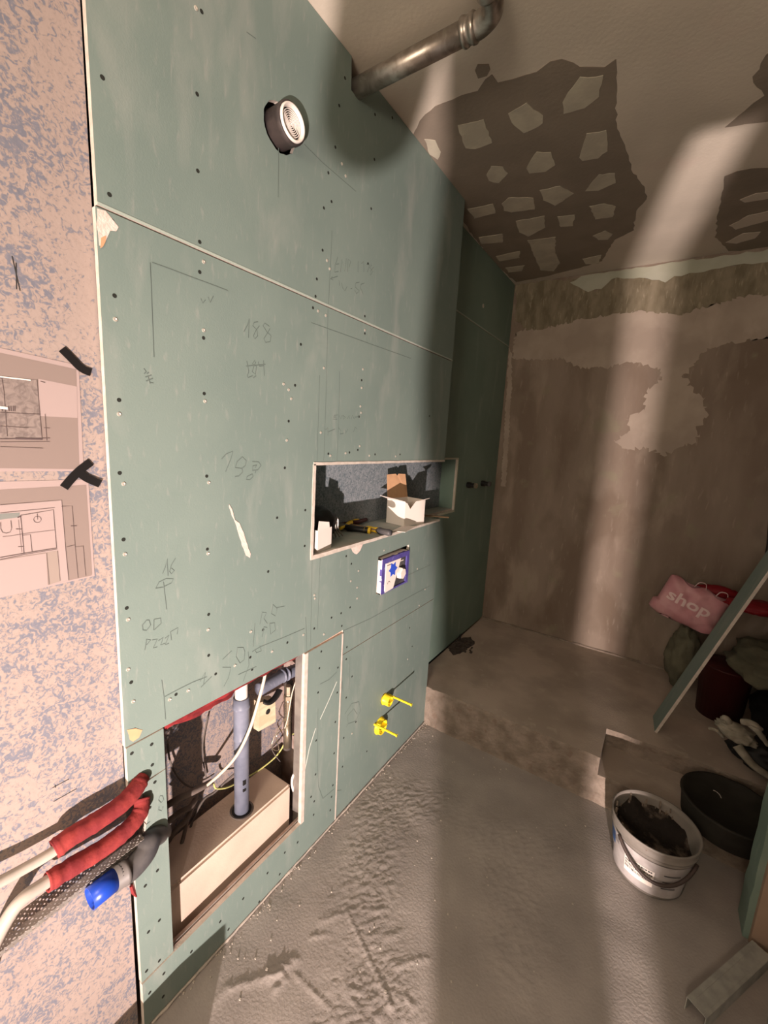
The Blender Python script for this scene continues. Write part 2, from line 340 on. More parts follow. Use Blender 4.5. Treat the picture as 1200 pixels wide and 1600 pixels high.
bpatch('raw_plaster_band', [(807, 443), (860, 437), (905, 438), (930, 455), (945, 445), (950, 438), (985, 430), (1020, 438), (1040, 440), (1055, 430), (1100, 422), (1160, 412), (1215, 405), (1215, 462), (1170, 462), (1145, 468), (1100, 480), (1060, 492), (1000, 486), (960, 490), (905, 500), (855, 512), (825, 516), (806, 500)], PLASTD, .0035, 5, .010, .011, label='raw olive plaster band')
bpatch('mint_paint_strip', [(890, 443), (910, 432), (960, 424), (1060, 410), (1215, 388), (1215, 408), (1160, 414), (1100, 424), (1055, 432), (1040, 441), (1000, 434), (955, 436), (940, 452), (920, 455)], MINT, .005, 6, label='pale mint paint strip')
bpatch('pale_plaster_streak', [(1045, 548), (1085, 545), (1078, 575), (1068, 590), (1100, 625), (1108, 650), (1085, 668), (1090, 690), (1055, 700), (1040, 712), (1000, 700), (978, 704), (962, 690), (982, 672), (978, 655), (1005, 640), (1010, 612), (1035, 592)], PLASTL, .0012, 8, .016, .012)
bpatch('pale_plaster_streak', [(775, 545), (800, 552), (800, 600), (794, 700), (790, 760), (783, 760)], PLASTL, .0010, 12, .006, .012)

bm = newbm(); box(bm, (-.35, -1.9, -.05), (-.25, YB, H)); wl2 = finish('trim_1', bm, SPECK, base=(-.25, 1, 0)); tag(wl2, 'speckled blue and cream old wall inside the cavity', 'wall', kind='structure')
bm = newbm(); box(bm, (-.2499, -1.9, -.04), (-.018, Y0-.002, H)); wl = finish('wall_left', bm, SPECK, base=(-.022, 0, 0)); tag(wl, 'speckled blue and cream wall at the left', 'wall', kind='structure')
bm = newbm(); box(bm, (1.435, -.31, -.05), (2.6, -.19, H), bevel=.006); o = finish('trim_6', bm, PLAST, base=(1.9, -.25, 0)); tag(o, 'plastered doorway wall beside the photographer', 'wall', kind='structure')
PALE = mat('pale_hall_wall', (.62, .53, .46), (.66, .57, .49), scale=4, rough=.9)
for nm, a_, b_, lb in (('wall_front', (-.4, -2.0, -.05), (2.6, -1.9, H), 'pale wall behind the photographer'), ('trim_7', (2.6, -1.9, -.05), (2.7, -.31, H), 'pale side wall of the hallway behind')):
    bm = newbm(); box(bm, a_, b_); o = finish(nm, bm, PALE); tag(o, lb, 'wall', kind='structure')
bm = newbm(); box(bm, (1.9, 1.75, -.05), (2.0, YB, H)); o = finish('wall_right', bm, PLAST, base=(1.9, 2.4, 0)); tag(o, 'brown plastered right wall', 'wall', kind='structure')
bm = newbm(); box(bm, (1.41, 1.68, -.05), (2.6, 1.80, 2.73)); o = finish('trim_2', bm, mat('doorway_plaster', (.30, .21, .15), (.36, .26, .19), scale=5, rough=.9, bump=.4, bscale=50), base=(1.41, 1.7, 0)); tag(o, 'brown plastered wall end by the metal profiles', 'wall', kind='structure')
bm = newbm(); slab(bm, jag([(1.392, .0), (1.4105, 0), (1.4105, 2.72), (1.392, 2.72)], .0025, .05), [], toXZ, 1.70, 1.80, 0, 0)
o = finish('trim_3', bm, GREEN2, base=(1.4, 1.7, 0)); tag(o, 'grey green drywall lining of the wall end', 'trim', kind='structure')

# ------------------------------------------------------------------ raised platform
bm = newbm()
def grid_front(bm, xa, xb, y, za, zb, s, amp):
    nx = max(2, int((xb-xa)/s)); nz = max(2, int((zb-za)/s)); g = []
    for i in range(nx+1):
        col = []
        for k in range(nz+1):
            x = xa+(xb-xa)*i/nx; z = za+(zb-za)*k/nz
            d = amp*(noise.noise(Vector((x*14, z*14, 3)))+.6*noise.noise(Vector((x*45, z*45, 1))))
            if k == 0: d -= .006
            if k == nz: d += .004+.004*noise.noise(Vector((x*30, 0, 0)))
            col.append(bm.verts.new((x, y+d, z)))
        g.append(col)
    for i in range(nx):
        for k in range(nz): bm.faces.new((g[i][k], g[i+1][k], g[i+1][k+1], g[i][k+1]))
    return g
def plat(bm, xa, xb, y, zt, ye):
    g = grid_front(bm, xa, xb, y, -.005, zt, .012, .006)
    top = [c[-1] for c in g]; back = [bm.verts.new((v.co.x, ye, zt)) for v in top]
    for i in range(len(top)-1): bm.faces.new((top[i], top[i+1], back[i+1], back[i])).material_index = 1
    bb = [bm.verts.new((v.co.x, ye, -.005)) for v in (g[0][0], g[-1][0])]
    bm.faces.new([back[0], bb[0]]+[v for v in g[0]]); bm.faces.new([back[-1], bb[1]]+[v for v in g[-1]])
plat(bm, XR+.002, .893, 2.0, .229, YB)
plat(bm, .893, 1.9, 2.0, .142, 2.26)
plat(bm, .893, 1.9, 2.25, .229, YB)
o = finish('trim_4', bm, [STEPM, STEPT], base=(.9, 2.4, 0)); tag(o, 'raised concrete shower platform with lower step', 'platform', kind='structure')
# mortar fillet and crumbs along the platform's back edge
bm = newbm()
tube(bm, [(XR+.01+i*.05, YB-.004+.006*noise.noise(Vector((i*.7, 0, 0))), .232+.005*noise.noise(Vector((i*.9, 3, 0)))) for i in range(38)], [.009+.006*abs(noise.noise(Vector((i*.8, 5, 0)))) for i in range(38)], seg=7)
o = finish('trim_5', bm, STEPM); tag(o, 'rough mortar fillet where back wall meets platform', 'trim', kind='structure')

# ------------------------------------------------------------------ green drywall boards
TB = .0125
SCR_D = [(315,18),(160,121),(308,147),(309,267),(171,304),(175,345),(312,378),(312,425),(179,462),(318,528),(470,538),(495,436),(493,463),(489,481),(539,122),(530,165),(586,179),(613,184),(524,230),(585,249),(513,270),(518,315),(506,325),(580,326),(504,391),(575,412),(570,494),(570,521),(461,602),(451,658),(565,594),(561,651),(513,709),(546,707),(559,703),(586,710),(625,710),(671,650),(186,625),(319,615),(187,739),(323,744),(193,843),(324,858),(198,950),(326,960),(445,731),(433,809),(477,797),(476,853),(419,893),(326,1024),(337,1053),(391,1027),(411,984),(449,1004),(205,1066),(275,1085),(210,1140),(491,982),(394,1046),(541,869),(549,881),(547,949),(533,958),(518,965),(534,978),(502,1018),(499,1044),(497,1082),(528,1043),(527,1082),(494,1157),(524,1128),(522,1177),(493,1210),(520,1227),(491,1252),(490,1273),(516,1266),(518,1245),(640,981),(644,1010),(550,1057),(541,1090),(556,1128),(573,1174),(537,1153),(541,1030),(535,1198),(542,1011),(237,1163),(206,1177),(238,1195),(242,1222),(234,1262),(246,1360),(227,1384),(249,1438),(232,1456),(249,1501),(256,1521),(229,1517),(234,1551),(255,1557),(299,1487),(344,1440),(357,1452),(380,1404),(405,1409),(418,1364),(437,1366),(445,1332),(465,1316),(486,1245)]
SCR_W = [(306,13),(318,409),(180,499),(318,516),(534,256),(540,275),(511,407),(515,420),(570,516),(497,486),(509,493),(506,575),(443,600),(451,609),(455,623),(567,577),(565,606),(563,635),(564,645),(501,676),(448,688),(516,712),(540,708),(562,697),(577,712),(618,713),(186,647),(320,627),(193,756),(326,754),(195,866),(325,865),(200,968),(325,984),(392,987),(200,1046),(208,1096),(367,1040),(294,1079),(265,1093),(425,1018),(474,992),(492,935),(548,908),(558,918),(491,930),(558,935),(506,991),(637,1030),(550,1146),(560,892),(664,921),(655,946),(652,889),(600,860)]
def inside(p, poly):
    c = False; n = len(poly)
    for i in range(n):
        a = poly[i]; b = poly[(i+1) % n]
        if (a[1] > p[1]) != (b[1] > p[1]) and p[0] < (b[0]-a[0])*(p[1]-a[1])/(b[1]-a[1])+a[0]: c = not c
    return c
smesh = {}
def screw_at(kind, pos, board):
    nm = 'screw_recess' if kind == 'd' else 'screw'
    if kind not in smesh:
        bm = newbm()
        if kind == 'd':
            lathe(bm, (0, 0, 0), (1, 0, 0), [(-.0004, 0), (.0004, .0042), (-.0015, .0045)], seg=14)
            lathe(bm, (0, 0, 0), (1, 0, 0), [(.0006, .0), (.0006, .0035)], seg=10)
        else:
            lathe(bm, (0, 0, 0), (1, 0, 0), [(.0012, 0), (.0008, .0012), (.0016, .0022), (.0012, .0042), (-.0015, .0046)], seg=14)
        me = bpy.data.meshes.new(nm); bm.to_mesh(me); bm.free(); me.materials.append(HOLE if kind == 'd' else SCREW); smesh[kind] = me
    o = bpy.data.objects.new(nm, smesh[kind]); COL.objects.link(o); o.parent = board; o.location = Vector(pos)-wloc(board)
used = set()
def board(name, loop, holes, label, X=0.0, m=GREEN, t=TB, group=None, scr=True):
    bm = newbm(); slab(bm, loop, holes, toYZ, X, X-t, 0, 1)
    ys_ = [p[0] for p in loop]; zs_ = [p[1] for p in loop]
    root = thing(name, label, 'drywall board', (X, (min(ys_)+max(ys_))/2, min(zs_)), group)
    finish('board', bm, [m, GYP], root)
    if scr:
        for kind, L in (('d', SCR_D), ('w', SCR_W)):
            for q in L:
                if (kind, q) in used: continue
                p = onX(q[0], q[1], X)
                if inside((p.y, p.z), loop) and not any(inside((p.y, p.z), h) for h in holes):
                    used.add((kind, q)); screw_at(kind, p, root)
    return root
circ = lambda cy, cz_, r, n=28, a=1.0: [(cy+math.cos(2*PI*k/n)*r, cz_+math.sin(2*PI*k/n)*r*a) for k in range(n)]
VY, VZ = .868, 2.383
bA = board('drywall_board', [(Y0, 2.0045), (YE, 2.0045), (YE, H-.002), (1.212, H-.002), (1.190, 2.640), (1.146, 2.642), (1.142, H-.002), (Y0-.003, H-.002)], [jag(circ(VY-.004, VZ-.003, .055), .0018, .05)], 'large green drywall board under the ceiling, with the round vent and pipe notch')
NY0, NZ0, NZ1 = 1.03, 1.199, 1.506
FY = (1.432, 1.690); FZ = (.945, 1.118)
bB = board('drywall_board', [(Y0-.004, .862), (.505, .862), (.87, .858), (1.0, .854), (1.212, .862), (1.214, .757), (YE, .757), (YE, NZ0), (NY0, NZ0), (NY0, NZ1), (YE, NZ1), (YE, 2.0005), (Y0-.004, 2.0005)], [[(FY[0], FZ[0]), (FY[1], FZ[0]-.012), (FY[1], FZ[1]), (FY[0]+.002, FZ[1]-.006)]], 'main green drywall board with pencilled 188 and the long niche cut into its right side')
bC = board('drywall_board', [(Y0+.004, .012), (1.210, .012), (1.2125, .852), (1.003, .850), (1.0005, .164), (.505, .162), (Y0+.004, .160)], [], 'narrow L shaped green board right of and below the wall opening, with white cut edge', X=.0035, t=.014)
bD = board('drywall_board', [(Y0+.004, .1625), (.508, .1625), (.505, .742), (Y0+.03, .738), (Y0+.028, .70), (Y0+.042, .655), (Y0+.030, .60), (Y0+.038, .55), (Y0+.02, .52), (Y0+.002, .49)], [], 'tall narrow green strip left of the wall opening, notched around the pipes', t=TB)
bF = board('drywall_board', [(Y0-.002, .744), (.505, .744), (.504, .858), (Y0-.002, .858)], [], 'small square green board piece above the notched strip', t=TB)
bE = board('drywall_board', [(1.217, .012), (YE-.001, .012), (YE-.001, .7535), (1.217, .7535)], [circ(1.548, .392, .028), circ(1.518, .268, .040)], 'low right green board holding the two yellow pipe plugs')
bH = board('drywall_board', [(YE+.0005, 2.311), (YB-.004, 2.311), (YB-.004, H-.002), (YE+.0005, H-.002)], [], 'dark green upper board of the shower recess', X=XR, m=GREEN2)
NR = 2.412
bG = board('drywall_board', [(YE+.0005, .243), (YB-.004, .238), (YB-.004, 2.3085), (YE+.0005, 2.3085), (YE+.0005, NZ1), (NR, NZ1), (NR, NZ0-.01), (YE+.0005, NZ0-.01)], [], 'tall dark green board of the shower recess, holding two black valve stubs', X=XR, m=GREEN2)
# light cut edges: strips on C and E, and rim of the niche
bm = newbm(); box(bm, (.0036, .9995, .163), (.005, 1.016, .851)); finish('cut_edge', bm, GYP, bC)['label'] = 'white cut edge'
bm = newbm(); box(bm, (.0036, 1.204, .012), (.0046, 1.2115, .85)); finish('cut_edge', bm, GYP, bC)['label'] = 'thin white right edge'
bm = newbm(); slab(bm, [(1.003, .850), (1.2125, .852), (1.2125, .862), (1.003, .860)], [], toYZ, -.004, -.01, 0, 0); finish('torn_card_edge', bm, TORN, bC)['label'] = 'brown torn card edge'
for b, z0, z1 in ((bA, 2.0045, 2.0095),):
    bm = newbm(); box(bm, (.0002, Y0, z0), (.0012, YE, z1)); finish('bevelled_edge', bm, mat('pale_green_edge', (.36, .42, .37), rough=.7), b)['label'] = 'pale bevelled lower edge'
bm = newbm(); box(bm, (XR+.0002, YE, 2.311), (XR+.001, YB-.004, 2.317)); finish('bevelled_edge', bm, MATS['pale_green_edge'], bH)['label'] = 'pale bevelled lower edge'
# rim of niche
bm = newbm()
slab(bm, jag([(NY0-.012, NZ0-.012), (NY0, NZ0-.010), (NY0+.003, NZ1-.006), (NY0+.001, NZ1+.004), (NY0-.010, NZ1+.002)], .0008, .03), [], toYZ, .0022, -.001, 0, 0)
slab(bm, jag([(NY0-.011, NZ0-.014), (YE-.001, NZ0-.008), (YE-.001, NZ0+.001), (NY0-.011, NZ0+.001)], .0008, .03), [], toYZ, .0026, -.001, 0, 0)
slab(bm, jag([(NY0-.008, NZ1-.001), (YE-.001, NZ1-.001), (YE-.001, NZ1+.008), (NY0-.008, NZ1+.009)], .0008, .03), [], toYZ, .0022, -.001, 0, 0)
finish('niche_rim', bm, GYP, bB)['label'] = 'pale cut rim of the niche'
bm = newbm()
slab(bm, [(NR, NZ0-.015), (NR+.012, NZ0-.015), (NR+.012, NZ1+.01), (NR, NZ1)], [], toYZ, XR+.002, XR-.001, 0, 0)
slab(bm, [(YE, NZ1), (NR+.012, NZ1), (NR+.012, NZ1+.01), (YE, NZ1+.01)], [], toYZ, XR+.002, XR-.001, 0, 0)
slab(bm, [(YE, NZ0-.02), (NR+.012, NZ0-.02), (NR+.012, NZ0-.008), (YE, NZ0-.008)], [], toYZ, XR+.002, XR-.001, 0, 0)
finish('niche_rim', bm, mat('olive_edge', (.50, .50, .40), rough=.8), bG)['label'] = 'pale green rim of the niche'
# niche lining
NX = -.21
nb = thing('niche_lining', 'board lining inside the long wall niche', 'niche', (NX, 1.7, NZ0-.014))
DSH = mat('dusty_green_shelf', (.33, .37, .33), (.40, .40, .36), scale=14, rough=.8)
bm = newbm(); slab(bm, [(-.0135, NY0), (-.0135, YE-.002), (XR-.0135, YE-.002), (XR-.0135, NR), (NX, NR), (NX, NY0)], [], lambda a, b, d: Vector((a, b, d)), NZ0, NZ0-.0125); finish('shelf_board', bm, [DSH, GYP], nb)
bm = newbm(); slab(bm, [(-.0135, NY0), (-.0135, YE-.002), (XR-.0135, YE-.002), (XR-.0135, NR), (NX, NR), (NX, NY0)], [], lambda a, b, d: Vector((a, b, d)), NZ1+.013, NZ1+.0005); finish('top_board', bm, [GREEN2, GYP], nb)
bm = newbm(); box(bm, (NX, NR, NZ0-.012), (XR-.013, NR+.0125, NZ1+.013)); finish('end_board', bm, GREEN2, nb)
bm = newbm(); box(bm, (NX, NY0-.0125, NZ0-.012), (-.0135, NY0, NZ1+.013)); finish('end_board', bm, GREEN, nb)
bm = newbm(); box(bm, (NX-.02, NY0-.0125, NZ0-.012), (NX, NR+.0125, NZ1+.013)); finish('back_board', bm, mat('niche_back_speckle', (.12, .155, .175), (.27, .29, .31), scale=60, rough=.85, distort=2, lo=.36, hi=.6, detail=6), nb)['label'] = 'blue grey mottled niche back'
# return of the pre-wall towards the recess, and filler behind bottom strip
bm = newbm(); box(bm, (XR-.013, YE-.013, .229), (-.0145, YE-.001, NZ0-.02)); finish('return_board', bm, GREEN2, bE)
bm = newbm(); box(bm, (XR-.013, YE-.013, NZ1+.02), (-.0145, YE-.001, H-.002)); finish('return_board', bm, GREEN2, bA)
# pieces of torn face paper
def ypatch(name, pts, m, par, X=.0008, label=None, amp=.0012, seed=3, t=.0006):
    q = [(onX(x, y).y, onX(x, y).z) for x, y in pts]; return patch(name, q, toYZ, X, X-t, m, par, amp, .01, seed, label)
ypatch('torn_corner', [(152, 326), (165, 330), (176, 343), (186, 356), (182, 361), (171, 360), (166, 372), (160, 386), (155, 384), (151, 350)], SCUFF, bB, label='torn corner of exposed gypsum')
ypatch('torn_corner', [(158, 372), (166, 368), (162, 386), (157, 388)], KRAFT, bB, X=.0012)
ypatch('torn_corner', [(199, 1140), (212, 1138), (222, 1140), (218, 1152), (208, 1158), (202, 1156)], KRAFT, bB, label='brown torn card corner')
ypatch('scraped_mark', [(358, 788), (362, 795), (367, 812), (373, 817), (380, 832), (384, 845), (391, 866), (390, 872), (384, 868), (376, 846), (369, 822), (362, 806), (357, 792)], SCUFF, bB, X=.0014, label='pale scraped gouge')
ypatch('scraped_mark', [(548, 856), (566, 850), (562, 860), (556, 866), (550, 862)], SCUFF, bB, X=.003, label='torn paper under the niche')
# pale scuffs
for i, q in enumerate([[(362, 500), (367, 498), (377, 520), (374, 524)], [(626, 908), (640, 898), (660, 892), (664, 900), (650, 915), (630, 925)]]):
    pass
# ------------------------------------------------------------------ pencil writing
def S(off, sc, L): return [[(off[0]+x/sc, off[1]+y/sc) for x, y in q] for q in L]
a = S((200, 360), 4.8, [[(165, 240), (172, 400), (180, 600), (188, 800), (194, 950)], [(180, 240), (320, 290), (450, 340), (600, 395), (750, 452)],
    [(868, 760), (895, 710), (908, 662), (905, 740), (903, 805)], [(975, 685), (945, 690), (935, 715), (965, 745), (972, 790), (950, 815), (940, 790), (958, 750), (985, 715)], [(1060, 720), (1025, 695), (1012, 715), (1040, 760), (1072, 790), (1065, 835), (1030, 840), (1018, 810), (1045, 770), (1065, 735)],
    [(890, 980), (905, 1060), (893, 1090)], [(885, 1018), (1030, 1005)], [(950, 975), (932, 1000), (962, 1020), (955, 1080), (930, 1060), (945, 1015), (958, 985)], [(975, 985), (985, 1020), (1015, 1015)], [(1015, 975), (1022, 1090)], [(893, 1090), (900, 1105), (935, 1090), (940, 1105), (960, 1090)],
    [(118, 1035), (135, 1060), (120, 1075)], [(140, 1075), (155, 1065)], [(130, 1100), (175, 1085)], [(135, 1130), (185, 1110)], [(150, 1095), (165, 1150)], [(160, 1140), (190, 1145)], [(545, 510), (560, 545), (580, 520)], [(600, 500), (615, 540), (640, 490)]])
a += S((320, 680), 7.27, [[(190, 270), (240, 215), (318, 182), (290, 280), (235, 415)], [(345, 370), (365, 300), (425, 245), (470, 290), (460, 345), (420, 378), (345, 370)], [(420, 378), (428, 420), (385, 465), (342, 470)], [(540, 300), (610, 305), (638, 345), (600, 395), (540, 400), (545, 350), (590, 340), (570, 370)], [(580, 400), (570, 430)], [(540, 440), (480, 470), (470, 505), (510, 508), (548, 470), (540, 440)]])
a += S((190, 840), 3.87, [[(247, 218), (262, 180), (276, 128), (276, 180), (280, 232)], [(325, 125), (300, 165), (288, 205), (300, 220), (318, 200), (300, 185), (290, 200)], [(205, 308), (225, 270), (270, 248), (312, 250), (300, 275), (250, 300), (205, 308)], [(252, 268), (260, 340), (272, 435)],
    [(150, 500), (125, 530), (128, 560), (150, 562), (175, 530), (165, 500), (150, 500)], [(195, 500), (193, 560)], [(195, 495), (235, 488), (238, 520), (195, 560)],
    [(140, 680), (150, 615), (175, 620), (150, 650)], [(185, 620), (215, 615), (190, 668), (215, 662)], [(222, 625), (250, 605), (235, 650), (262, 640)], [(262, 610), (285, 590), (262, 650), (285, 640)], [(300, 620), (295, 570), (340, 545), (335, 585)],
    [(242, 862), (255, 960), (265, 1100)], [(262, 962), (340, 920), (430, 875), (515, 842)], [(475, 870), (505, 815), (495, 890)], [(480, 905), (545, 840)], [(610, 738), (665, 685)], [(610, 785), (660, 785), (645, 850), (618, 900)], [(735, 665), (700, 665), (692, 720), (715, 760), (740, 740), (745, 690), (735, 665)], [(765, 690), (770, 770), (735, 870)], [(705, 830), (815, 780)],
    [(790, 690), (840, 660), (990, 600), (1105, 550)], [(805, 680), (815, 698), (845, 685), (835, 655)], [(1112, 480), (1116, 560), (1118, 665)], [(805, 520), (795, 660)], [(835, 525), (850, 450), (875, 455), (860, 490), (880, 520)], [(915, 405), (905, 460), (930, 475), (940, 430), (915, 405)], [(935, 425), (985, 415)], [(850, 600), (860, 540), (880, 545)], [(895, 520), (900, 585), (930, 560), (925, 515), (895, 520)]])
strokes('pencil_writing', a, .0006, .0011, PENCIL, bB)
a = S((440, 360), 4.446, [[(322, 542), (320, 640), (313, 960), (300, 1400), (292, 1600)], [(264, 1005), (258, 1200), (250, 1450), (247, 1600)], [(402, 980), (400, 1200), (385, 1600)], [(205, 640), (400, 710), (620, 790), (900, 890)],
    [(390, 1282), (365, 1285), (358, 1312), (385, 1312)], [(362, 1298), (380, 1297)], [(395, 1312), (400, 1285), (412, 1310), (418, 1283)], [(425, 1285), (428, 1312), (445, 1298), (425, 1285)], [(455, 1310), (470, 1285), (475, 1310)], [(485, 1310), (490, 1285), (505, 1310)], [(510, 1298), (540, 1292)], [(305, 1385), (320, 1370), (322, 1425)], [(325, 1400), (370, 1380)], [(395, 1370), (410, 1390), (405, 1415), (430, 1410)], [(440, 1385), (445, 1410), (460, 1380)], [(500, 1400), (510, 1365), (522, 1380)]])
a += S((470, 860), 3.636, [[(65, 40), (60, 300), (55, 545)], [(110, 42), (102, 250), (95, 450)], [(28, 380), (30, 480), (33, 570)], [(240, 458), (400, 385), (560, 295), (735, 200)], [(610, 140), (735, 82)]])
strokes('pencil_line', a, .0006, .0009, PENCIL, bB)
a = S((440, 360), 4.446, [[(350, 0), (345, 120), (335, 300), (325, 530)], [(390, 185), (372, 240), (368, 290), (395, 285)], [(378, 235), (400, 232)], [(410, 290), (418, 200), (440, 285), (450, 195)], [(458, 290), (462, 200), (480, 215), (470, 255)], [(530, 290), (532, 215)], [(555, 230), (570, 215), (572, 290)], [(590, 235), (612, 240), (595, 290)], [(625, 240), (612, 260), (635, 285), (618, 310), (620, 280), (638, 255)],
    [(340, 335), (390, 318)], [(352, 320), (342, 338), (358, 345)], [(400, 350), (402, 385)], [(415, 365), (425, 400), (440, 420), (455, 390)], [(480, 405), (490, 403)], [(540, 360), (515, 365), (512, 395), (540, 420), (520, 440), (508, 415)], [(575, 365), (550, 375), (548, 400), (565, 440)]])
a += S((400, 0), 2.4, [[(85, 555), (84, 650), (83, 740)], [(180, 540), (250, 610), (375, 718)], [(-35, 120), (0, 145)]])
strokes('pencil_writing', a, .0006, .0010, PENCIL, bA)
a = S((470, 860), 3.636, [[(280, 605), (275, 790)], [(232, 745), (240, 800), (235, 745)], [(250, 930), (290, 870), (330, 860), (340, 910), (310, 970), (270, 985), (265, 940), (300, 900), (320, 930)], [(265, 985), (260, 1005)], [(205, 1365), (230, 1362)]])
strokes('pencil_writing', a, .0006, .0009, PENCIL, bE)
a = S((470, 860), 3.636, [[(98, 900), (95, 1200), (100, 1340), (125, 1410)], [(125, 1410), (190, 1355)], [(110, 760), (160, 735), (205, 690)]])
strokes('pencil_line', a, .0041, .0009, PENCIL, bC)
a = S((470, 860), 3.636, [[(205, 745), (160, 850), (110, 960)], [(85, 1010), (50, 1120), (22, 1255)]])
bm = newbm()
for L in a: tube(bm, [onX(x, y, .004) for x, y in L], .0022, seg=4, flat=.25, flatdir=(1, 0, 0))
finish('scraped_mark', bm, mat('chalk_scratch', (.55, .58, .52), rough=.9), bC)['label'] = 'long pale diagonal scratch'
a = S((0, 1100), 3.2, [[(800, 460), (792, 480), (805, 495), (818, 480), (812, 460), (800, 460)], [(795, 515), (792, 530), (808, 535), (815, 515)]])
strokes('pencil_writing', a, .0006, .0010, PENCIL, bD)
strokes('pencil_line', S((0, 1100), 3.2, [[(262, 420), (345, 375)], [(268, 488), (382, 424)], [(275, 405), (278, 418)]]) + S((0, 0), 2.4, [[(45, 960), (75, 1090)], [(60, 985), (62, 1085)]]), -.0175, .0008, GREASE, wl)

# ------------------------------------------------------------------ vent in the top board
t = thing('ventilation_outlet', 'round white louvred vent in a dark duct collar on the top green board', 'vent', (.0, VY, VZ-.045))
bm = newbm(); lathe(bm, (-.06, VY, VZ), (1, 0, 0), [(0, .041), (.098, .041), (.101, .043), (.101, .0455), (.096, .0465), (.088, .0465), (.086, .0445), (0, .0445)], 40); finish('duct_collar', bm, mat('dusty_duct', (.035, .028, .028), (.06, .048, .045), scale=30, rough=.6), t, True)
bm = newbm(); lathe(bm, (.030, VY, VZ), (1, 0, 0), [(0, .041), (.012, .0415), (.016, .040), (.016, .037), (.010, .0335), (.004, .033), (0, .033), (0, .041)], 40); finish('outer_ring', bm, WHITEP, t, True)
for k in range(7):
    r_ = .030-k*.0042
    bm = newbm(); lathe(bm, (.034-.0006*k, VY, VZ), (1, 0, 0), [(0, r_), (.005, r_-.0006), (.0045, r_-.0022), (-.001, r_-.0012), (0, r_)], 32); finish('louvre', bm, WHITEP, t, True)
for ang in (0, PI/2):
    bm = newbm(); obox(bm, (.0318, VY, VZ), (.0012, 0, 0), (0, math.cos(ang)*.0335, math.sin(ang)*.0335), (0, -math.sin(ang)*.0012, math.cos(ang)*.0012)); finish('cross_bar', bm, WHITEP, t)
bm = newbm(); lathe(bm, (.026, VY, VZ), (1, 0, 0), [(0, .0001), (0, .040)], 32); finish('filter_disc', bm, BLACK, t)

# ------------------------------------------------------------------ ceiling pipe
t = thing('ceiling_pipe', 'dull steel pipe crossing under the ceiling from the board notch to an elbow', 'pipe', (.2, 1.17, 2.63))
zc = 2.664; yc = 1.176
bm = newbm(); tube(bm, [(-.12, yc, zc), (.365, yc-.006, zc)], .0265, 28); finish('pipe', bm, STEEL, t, True)
bm = newbm(); lathe(bm, (.352, yc-.006, zc), (1, 0, 0), [(0, .026), (0, .031), (.006, .0325), (.012, .031), (.014, .029), (.024, .029), (.026, .032), (.034, .0325), (.038, .030), (.04, .0265)], 28); finish('socket', bm, STEEL, t, True)
bm = newbm(); tube(bm, smoothpath([(.385, yc-.006, zc), (.405, yc-.007, zc), (.435, yc-.022, zc), (.450, yc-.052, zc), (.452, yc-.085, zc)], 6), .0275, 24); finish('elbow', bm, STEEL, t, True)
bm = newbm(); lathe(bm, (.452, yc-.085, zc), (0, -1, 0), [(-.01, .026), (-.01, .032), (-.004, .0335), (.004, .032), (.03, .031), (.04, .031), (.04, .0255)], 28); finish('socket', bm, STEEL, t, True)
bm = newbm(); tube(bm, [(.452, yc-.09, zc), (.452, .2, zc)], .0255, 24); finish('pipe', bm, STEEL, t, True)

# ------------------------------------------------------------------ yellow plugs
def plug(cy, cz_, r, L, bar, label, baroff):
    t = thing('pipe_plug', label, 'pipe plug', (0, cy, cz_-r), 'yellow plugs on the low board')
    bm = newbm(); lathe(bm, (-.03, cy, cz_), (1, 0, 0), [(0, r*.86), (0, r), (.028, r), (.03, r*1.12), (.034, r*1.12), (.036, r), (.03+L, r*.97), (.03+L, r*.84), (.012, r*.80), (.01, .0002)], 32); finish('cap', bm, YEL, t, True)
    x0, x1 = bar; y, z = cy+baroff[0], cz_+baroff[1]
    bm = newbm(); box(bm, (x0, y-.0035, z-.0045), (x1, y+.0035, z+.0045), bevel=.001); box(bm, (x1-.004, y-.0045, z-.0055), (x1, y+.0045, z+.0055)); finish('pull_bar', bm, YEL, t)
    bm = newbm(); obox(bm, (.03+L-.045, cy, cz_), (.02, 0, 0), (0, r*.8, 0), (0, 0, .0012)); finish('web', bm, YEL, t)
plug(1.553, .388, .0245, .034, (-.01, .132), 'upper yellow pipe plug, long bar pointing right', (.030, .008))
plug(1.520, .268, .037, .022, (-.005, .125), 'lower wider yellow pipe plug, just above the floor', (-.045, .032))

# ------------------------------------------------------------------ flush box
t = thing('flush_box_insert', 'violet flush valve box insert with blue printed card below the niche', 'flush box', (0, 1.56, .94))
y0, y1, z0, z1 = 1.446, 1.672, .942, 1.098
bm = newbm(); box(bm, (-.10, y0, z0), (.013, y0+.006, z1)); box(bm, (-.10, y1-.006, z0), (.010, y1, z1)); box(bm, (-.10, y0, z0), (.014, y1, z0+.005)); box(bm, (-.10, y0, z1-.005), (.010, y1, z1)); finish('box_wall', bm, CARD, t)['label'] = 'white side of the box'
bm = newbm(); slab(bm, jag([(y0, z0), (y1, z0), (y1, z1), (y0, z1)], .0015, .018), [[(y0+.022, z0+.008), (y1-.022, z0+.008), (y1-.022, z1-.022), (y0+.022, z1-.022)]], toYZ, .016, .004, 0, 0); finish('violet_frame', bm, PURP, t)
bm = newbm(); box(bm, (.002, y0+.01, z0+.004), (.010, y1-.015, z1-.012)); finish('face_plate', bm, DGREY, t)
bm = newbm(); slab(bm, [(y0+.028, z0+.002), (y0+.095, z0+.006), (y0+.150, z1-.022), (y0+.028, z1-.022)], [], toYZ, .0172, .010, 0, 0); cardp = finish('printed_card', bm, CARD, t)
bm = newbm()
cc = (y0+.085, z1-.060)
star = []
